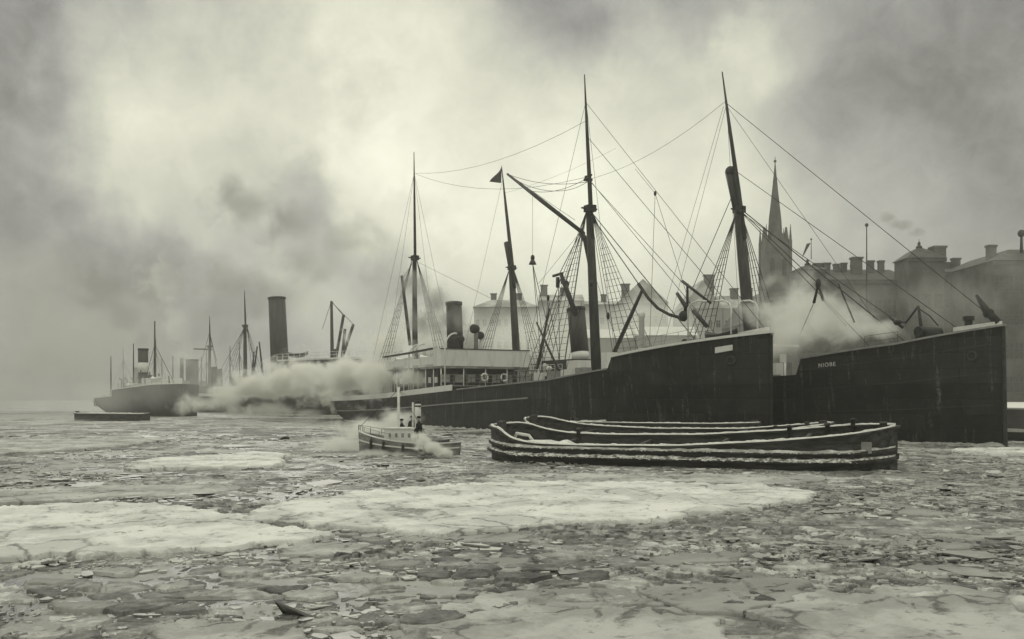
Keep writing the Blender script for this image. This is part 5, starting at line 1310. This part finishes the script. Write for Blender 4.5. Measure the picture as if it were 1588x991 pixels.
for (a, b, Y, pe, lab) in [(905, 985, 235, 512, 'long low quay shed with a snowy roof under the warehouse'), (988, 1080, 232, 508, 'white-roofed quay shed behind the forecastle winches'), (560, 640, 300, 560, 'low quay shed in the steam by the vertical mast')]:
    building('quay_shed', lab, 'shed', X(a, Y), X(b, Y), Y, 10, Zp(pe + 12, Y), 2.4, 'ridge', M_STONE2, M_SNOW, 1, 6, [], group='snowy sheds on the quay', win=(1.4, 1.8), band=False)

# ------------------------------------------------------------------ haze
def volume_mat(name, color, density=None, aniso=.2):
    m = bpy.data.materials.new(name); m.use_nodes = True; m.node_tree.nodes.clear()
    t = NT(m.node_tree); o = t.n('ShaderNodeOutputMaterial'); pv = t.n('ShaderNodeVolumePrincipled')
    pv.inputs['Color'].default_value = (*color, 1); pv.inputs['Anisotropy'].default_value = aniso
    t.l(pv.outputs[0], o.inputs['Volume'])
    if density is not None: pv.inputs['Density'].default_value = density
    return m, t, pv
HAZE = .0006
hm, _, _ = volume_mat('haze', (.93, .935, .9), HAZE, .15)
mb = MB(); mb.box(-650, 650, -40, 900, -2.8, 74)
haze = tag(mb.build('haze', hm), 'thin winter haze over the whole harbour', None, None, 'stuff')

# ------------------------------------------------------------------ steam and smoke
def plume(name, label, blobs, dens, color=(.97, .97, .95), nscale=.25, thresh=.3, soft=.5, seed=0, cat='steam', aniso=.25, hard=.35):
    pts = []
    GR = 1.0 if cat == 'mist' else 1.32
    W = [(at(px, py, Y), Vector((rx / F * Y * GR, ry * GR, rz / F * Y * GR))) for (px, py, Y, rx, ry, rz) in blobs]
    c = sum((p for p, _ in W), Vector()) / len(W)
    bm = bmesh.new()
    for p, r in W:
        for k in range(90):
            z = 1 - 2 * (k + .5) / 90; rr = math.sqrt(1 - z * z); A = k * 2.39996
            q = p - c + Vector((r.x * rr * math.cos(A), r.y * rr * math.sin(A), r.z * z)) * 1.02
            q.z = max(q.z, .05 - c.z); bm.verts.new(q)
    ret = bmesh.ops.convex_hull(bm, input=bm.verts)
    bmesh.ops.delete(bm, geom=list({g for g in ret['geom_interior'] + ret['geom_unused'] if isinstance(g, bmesh.types.BMVert)}), context='VERTS')
    me = bpy.data.meshes.new(name); bm.to_mesh(me); bm.free()
    m, t, pv = volume_mat(name, color, None, aniso)
    tcn = t.n('ShaderNodeTexCoord')
    mp = t.vmath('ADD', tcn.outputs['Object'], (seed * 13.7, seed * 5.1, seed * 3.3)).outputs[0]
    n1 = t.noise(mp, nscale, 7, .62, .4)
    warp = t.vmath('SUBTRACT', n1.outputs['Color'], (.5, .5, .5)).outputs[0]
    f = None
    for p, r in W:
        wv = t.vmath('MULTIPLY', warp, tuple(r * .9)).outputs[0]
        q = t.vmath('ADD', tcn.outputs['Object'], wv).outputs[0]
        q = t.vmath('SUBTRACT', q, tuple(p - c)).outputs[0]
        q = t.vmath('MULTIPLY', q, (1 / r.x, 1 / r.y, 1 / r.z)).outputs[0]
        ln = t.vmath('LENGTH', q).outputs['Value']
        g = t.rng(ln, hard, 1.0, 1.0, 0.0)
        f = g if f is None else t.math('MAXIMUM', f, g)
    q = t.math('ADD', f, t.math('MULTIPLY', t.math('SUBTRACT', n1.outputs['Fac'], .5), thresh))
    d = t.math('MULTIPLY', t.rng(q, .24, .24 + soft, 0, 1, True), dens)
    t.l(d, pv.inputs['Density'])
    me.materials.append(m); o = bpy.data.objects.new(name, me); COL.objects.link(o); o.location = c
    tag(o, label, cat, None, 'stuff')
    return o
WH = (.985, .985, .96)
# (photo x, photo y, distance, half width px, half depth m, half height px)
plume('steam_cloud', 'white steam drifting along the stern of the big steamer', [(415, 600, 162, 64, 5, 24), (475, 588, 155, 80, 5, 34), (545, 584, 143, 78, 5, 38), (600, 584, 130, 66, 3.5, 40), (645, 584, 119.5, 44, 2.5, 30), (590, 545, 145, 44, 4, 46)], 2.4, WH, .26, 2.6, .95, 1, hard=0)
plume('steam_cloud', 'bright steam around the bow of the launch', [(570, 668, 65.5, 62, 2, 26), (615, 652, 66.5, 44, 2, 22), (530, 690, 64, 70, 2, 16), (590, 706, 59.2, 86, 1.2, 10)], 1.5, WH, .8, 2.4, .9, 2, hard=0)
plume('steam_jet', 'puffs of steam spilling over the side of the launch', [(654, 682, 58.3, 20, .9, 11), (668, 692, 57.6, 24, .9, 13), (688, 703, 57.2, 20, .8, 10)], 7, WH, 2.0, 2.4, .9, 3, hard=0)
plume('steam_cloud', 'steam streaming over the foredeck of the nearest steamer', [(1358, 512, 79, 44, 2.5, 24), (1300, 498, 84, 80, 3, 46), (1236, 480, 90, 74, 3.5, 64), (1225, 528, 88, 56, 3, 40)], .85, (.97, .97, .95), .34, 2.5, .95, 4, hard=0)
plume('steam_jet', 'steam blowing from the stern side of the big steamer', [(520, 634, 148, 13, 1.2, 15), (522, 605, 150, 18, 1.5, 28), (508, 618, 149, 15, 1.2, 16)], 1.8, WH, .8, 2.0, .8, 5, hard=0)
plume('smoke_plume', 'dark smoke curling from the big steamer funnel', [(706, 488, 121.5, 28, 1.4, 32), (676, 466, 123, 36, 2.4, 32), (644, 438, 126, 34, 2.4, 32), (664, 498, 123, 44, 2, 32), (708, 505, 119, 26, 1.2, 24)], .55, (.5, .5, .49), .45, 2.4, .9, 6, 'smoke', hard=0)
plume('steam_cloud', 'pale smoke rising behind the white bridge', [(690, 500, 150, 80, 5, 40), (800, 520, 142, 50, 3, 26), (620, 500, 155, 60, 4, 64)], .16, (.95, .95, .93), .2, 1.4, .8, 7, hard=0)
plume('steam_column', 'pale steam column rising among the distant steamships', [(285, 548, 262, 22, 4, 38), (272, 500, 268, 30, 5, 44), (250, 440, 275, 46, 6, 56)], .12, WH, .2, 2.4, .95, 8, hard=0)
plume('smoke_bank', 'grey smoke bank over the far end of the harbour', [(110, 560, 242, 190, 14, 110), (40, 470, 250, 180, 12, 160), (240, 590, 246, 160, 8, 70), (-40, 610, 205, 120, 20, 40), (180, 480, 250, 130, 10, 90)], .07, (.8, .8, .78), .06, 1.6, .9, 9, 'smoke', hard=0)
plume('smoke_bank', 'thin pale smoke veil before the distant steamships', [(230, 600, 166, 110, 5, 50), (340, 596, 170, 100, 5, 56), (150, 615, 160, 100, 5, 40), (440, 580, 176, 60, 5, 34), (300, 555, 200, 80, 4, 50)], .075, (.95, .95, .93), .10, 1.3, .9, 16, 'smoke', hard=0)
plume('smoke_plume', 'smoke trailing from the banded funnel of the distant steamship', [(220, 527, 205, 18, 2, 22), (195, 490, 208, 34, 3, 36), (160, 450, 212, 54, 4, 46)], .16, (.5, .5, .49), .2, 1.6, .7, 10, 'smoke', hard=0)
plume('smoke_cloud', 'grey smoke puff hanging above the tall funnel', [(385, 312, 230, 84, 6, 56), (445, 345, 232, 66, 6, 46)], .15, (.5, .5, .49), .15, 2.2, .9, 11, 'smoke', hard=0)
plume('smoke_cloud', 'long grey smoke drift left of the vertical mast', [(565, 370, 220, 84, 6, 48), (490, 412, 222, 84, 6, 46), (605, 435, 215, 60, 5, 58), (430, 455, 225, 100, 6, 56), (330, 440, 228, 96, 6, 70)], .12, (.58, .58, .56), .15, 2.2, .9, 12, 'smoke', hard=0)
plume('sea_mist', 'low mist drifting on the water in front of the far steamships', [(300, 662, 128, 260, 14, 16), (560, 660, 118, 200, 10, 14), (60, 660, 128, 220, 14, 22)], .05, WH, .12, 1.2, .6, 17, 'mist', hard=0)
plume('steam_cloud', 'white steam along the foot of the distant steamships', [(352, 614, 168, 40, 4, 36), (312, 626, 166, 46, 3, 16), (415, 636, 160, 60, 3, 14), (470, 641, 155, 44, 3, 11), (300, 628, 165, 30, 3, 20)], .6, WH, .35, 2.4, .9, 13, hard=0)
plume('smoke_puff', 'little smoke puffs above the palace chimneys', [(1400, 348, 190, 24, 2, 11), (1424, 360, 190, 18, 2, 10), (1376, 336, 191, 18, 2, 10)], .35, (.5, .5, .49), .45, 1.7, .7, 14, 'smoke', hard=0)
plume('smoke_bank', 'pale veil of steam before the town houses', [(780, 520, 250, 110, 14, 60), (900, 520, 255, 110, 14, 60), (1020, 510, 250, 110, 14, 55), (660, 520, 250, 90, 14, 60)], .075, (.97, .97, .95), .06, 1.2, .6, 15, 'smoke', hard=0)
plume('smoke_bank', 'grey smoke hanging over the palace walls', [(1480, 470, 150, 130, 6, 60), (1340, 470, 160, 110, 6, 50), (1560, 420, 150, 90, 6, 60)], .035, (.8, .8, .78), .12, 1.4, .8, 18, 'smoke', hard=0)
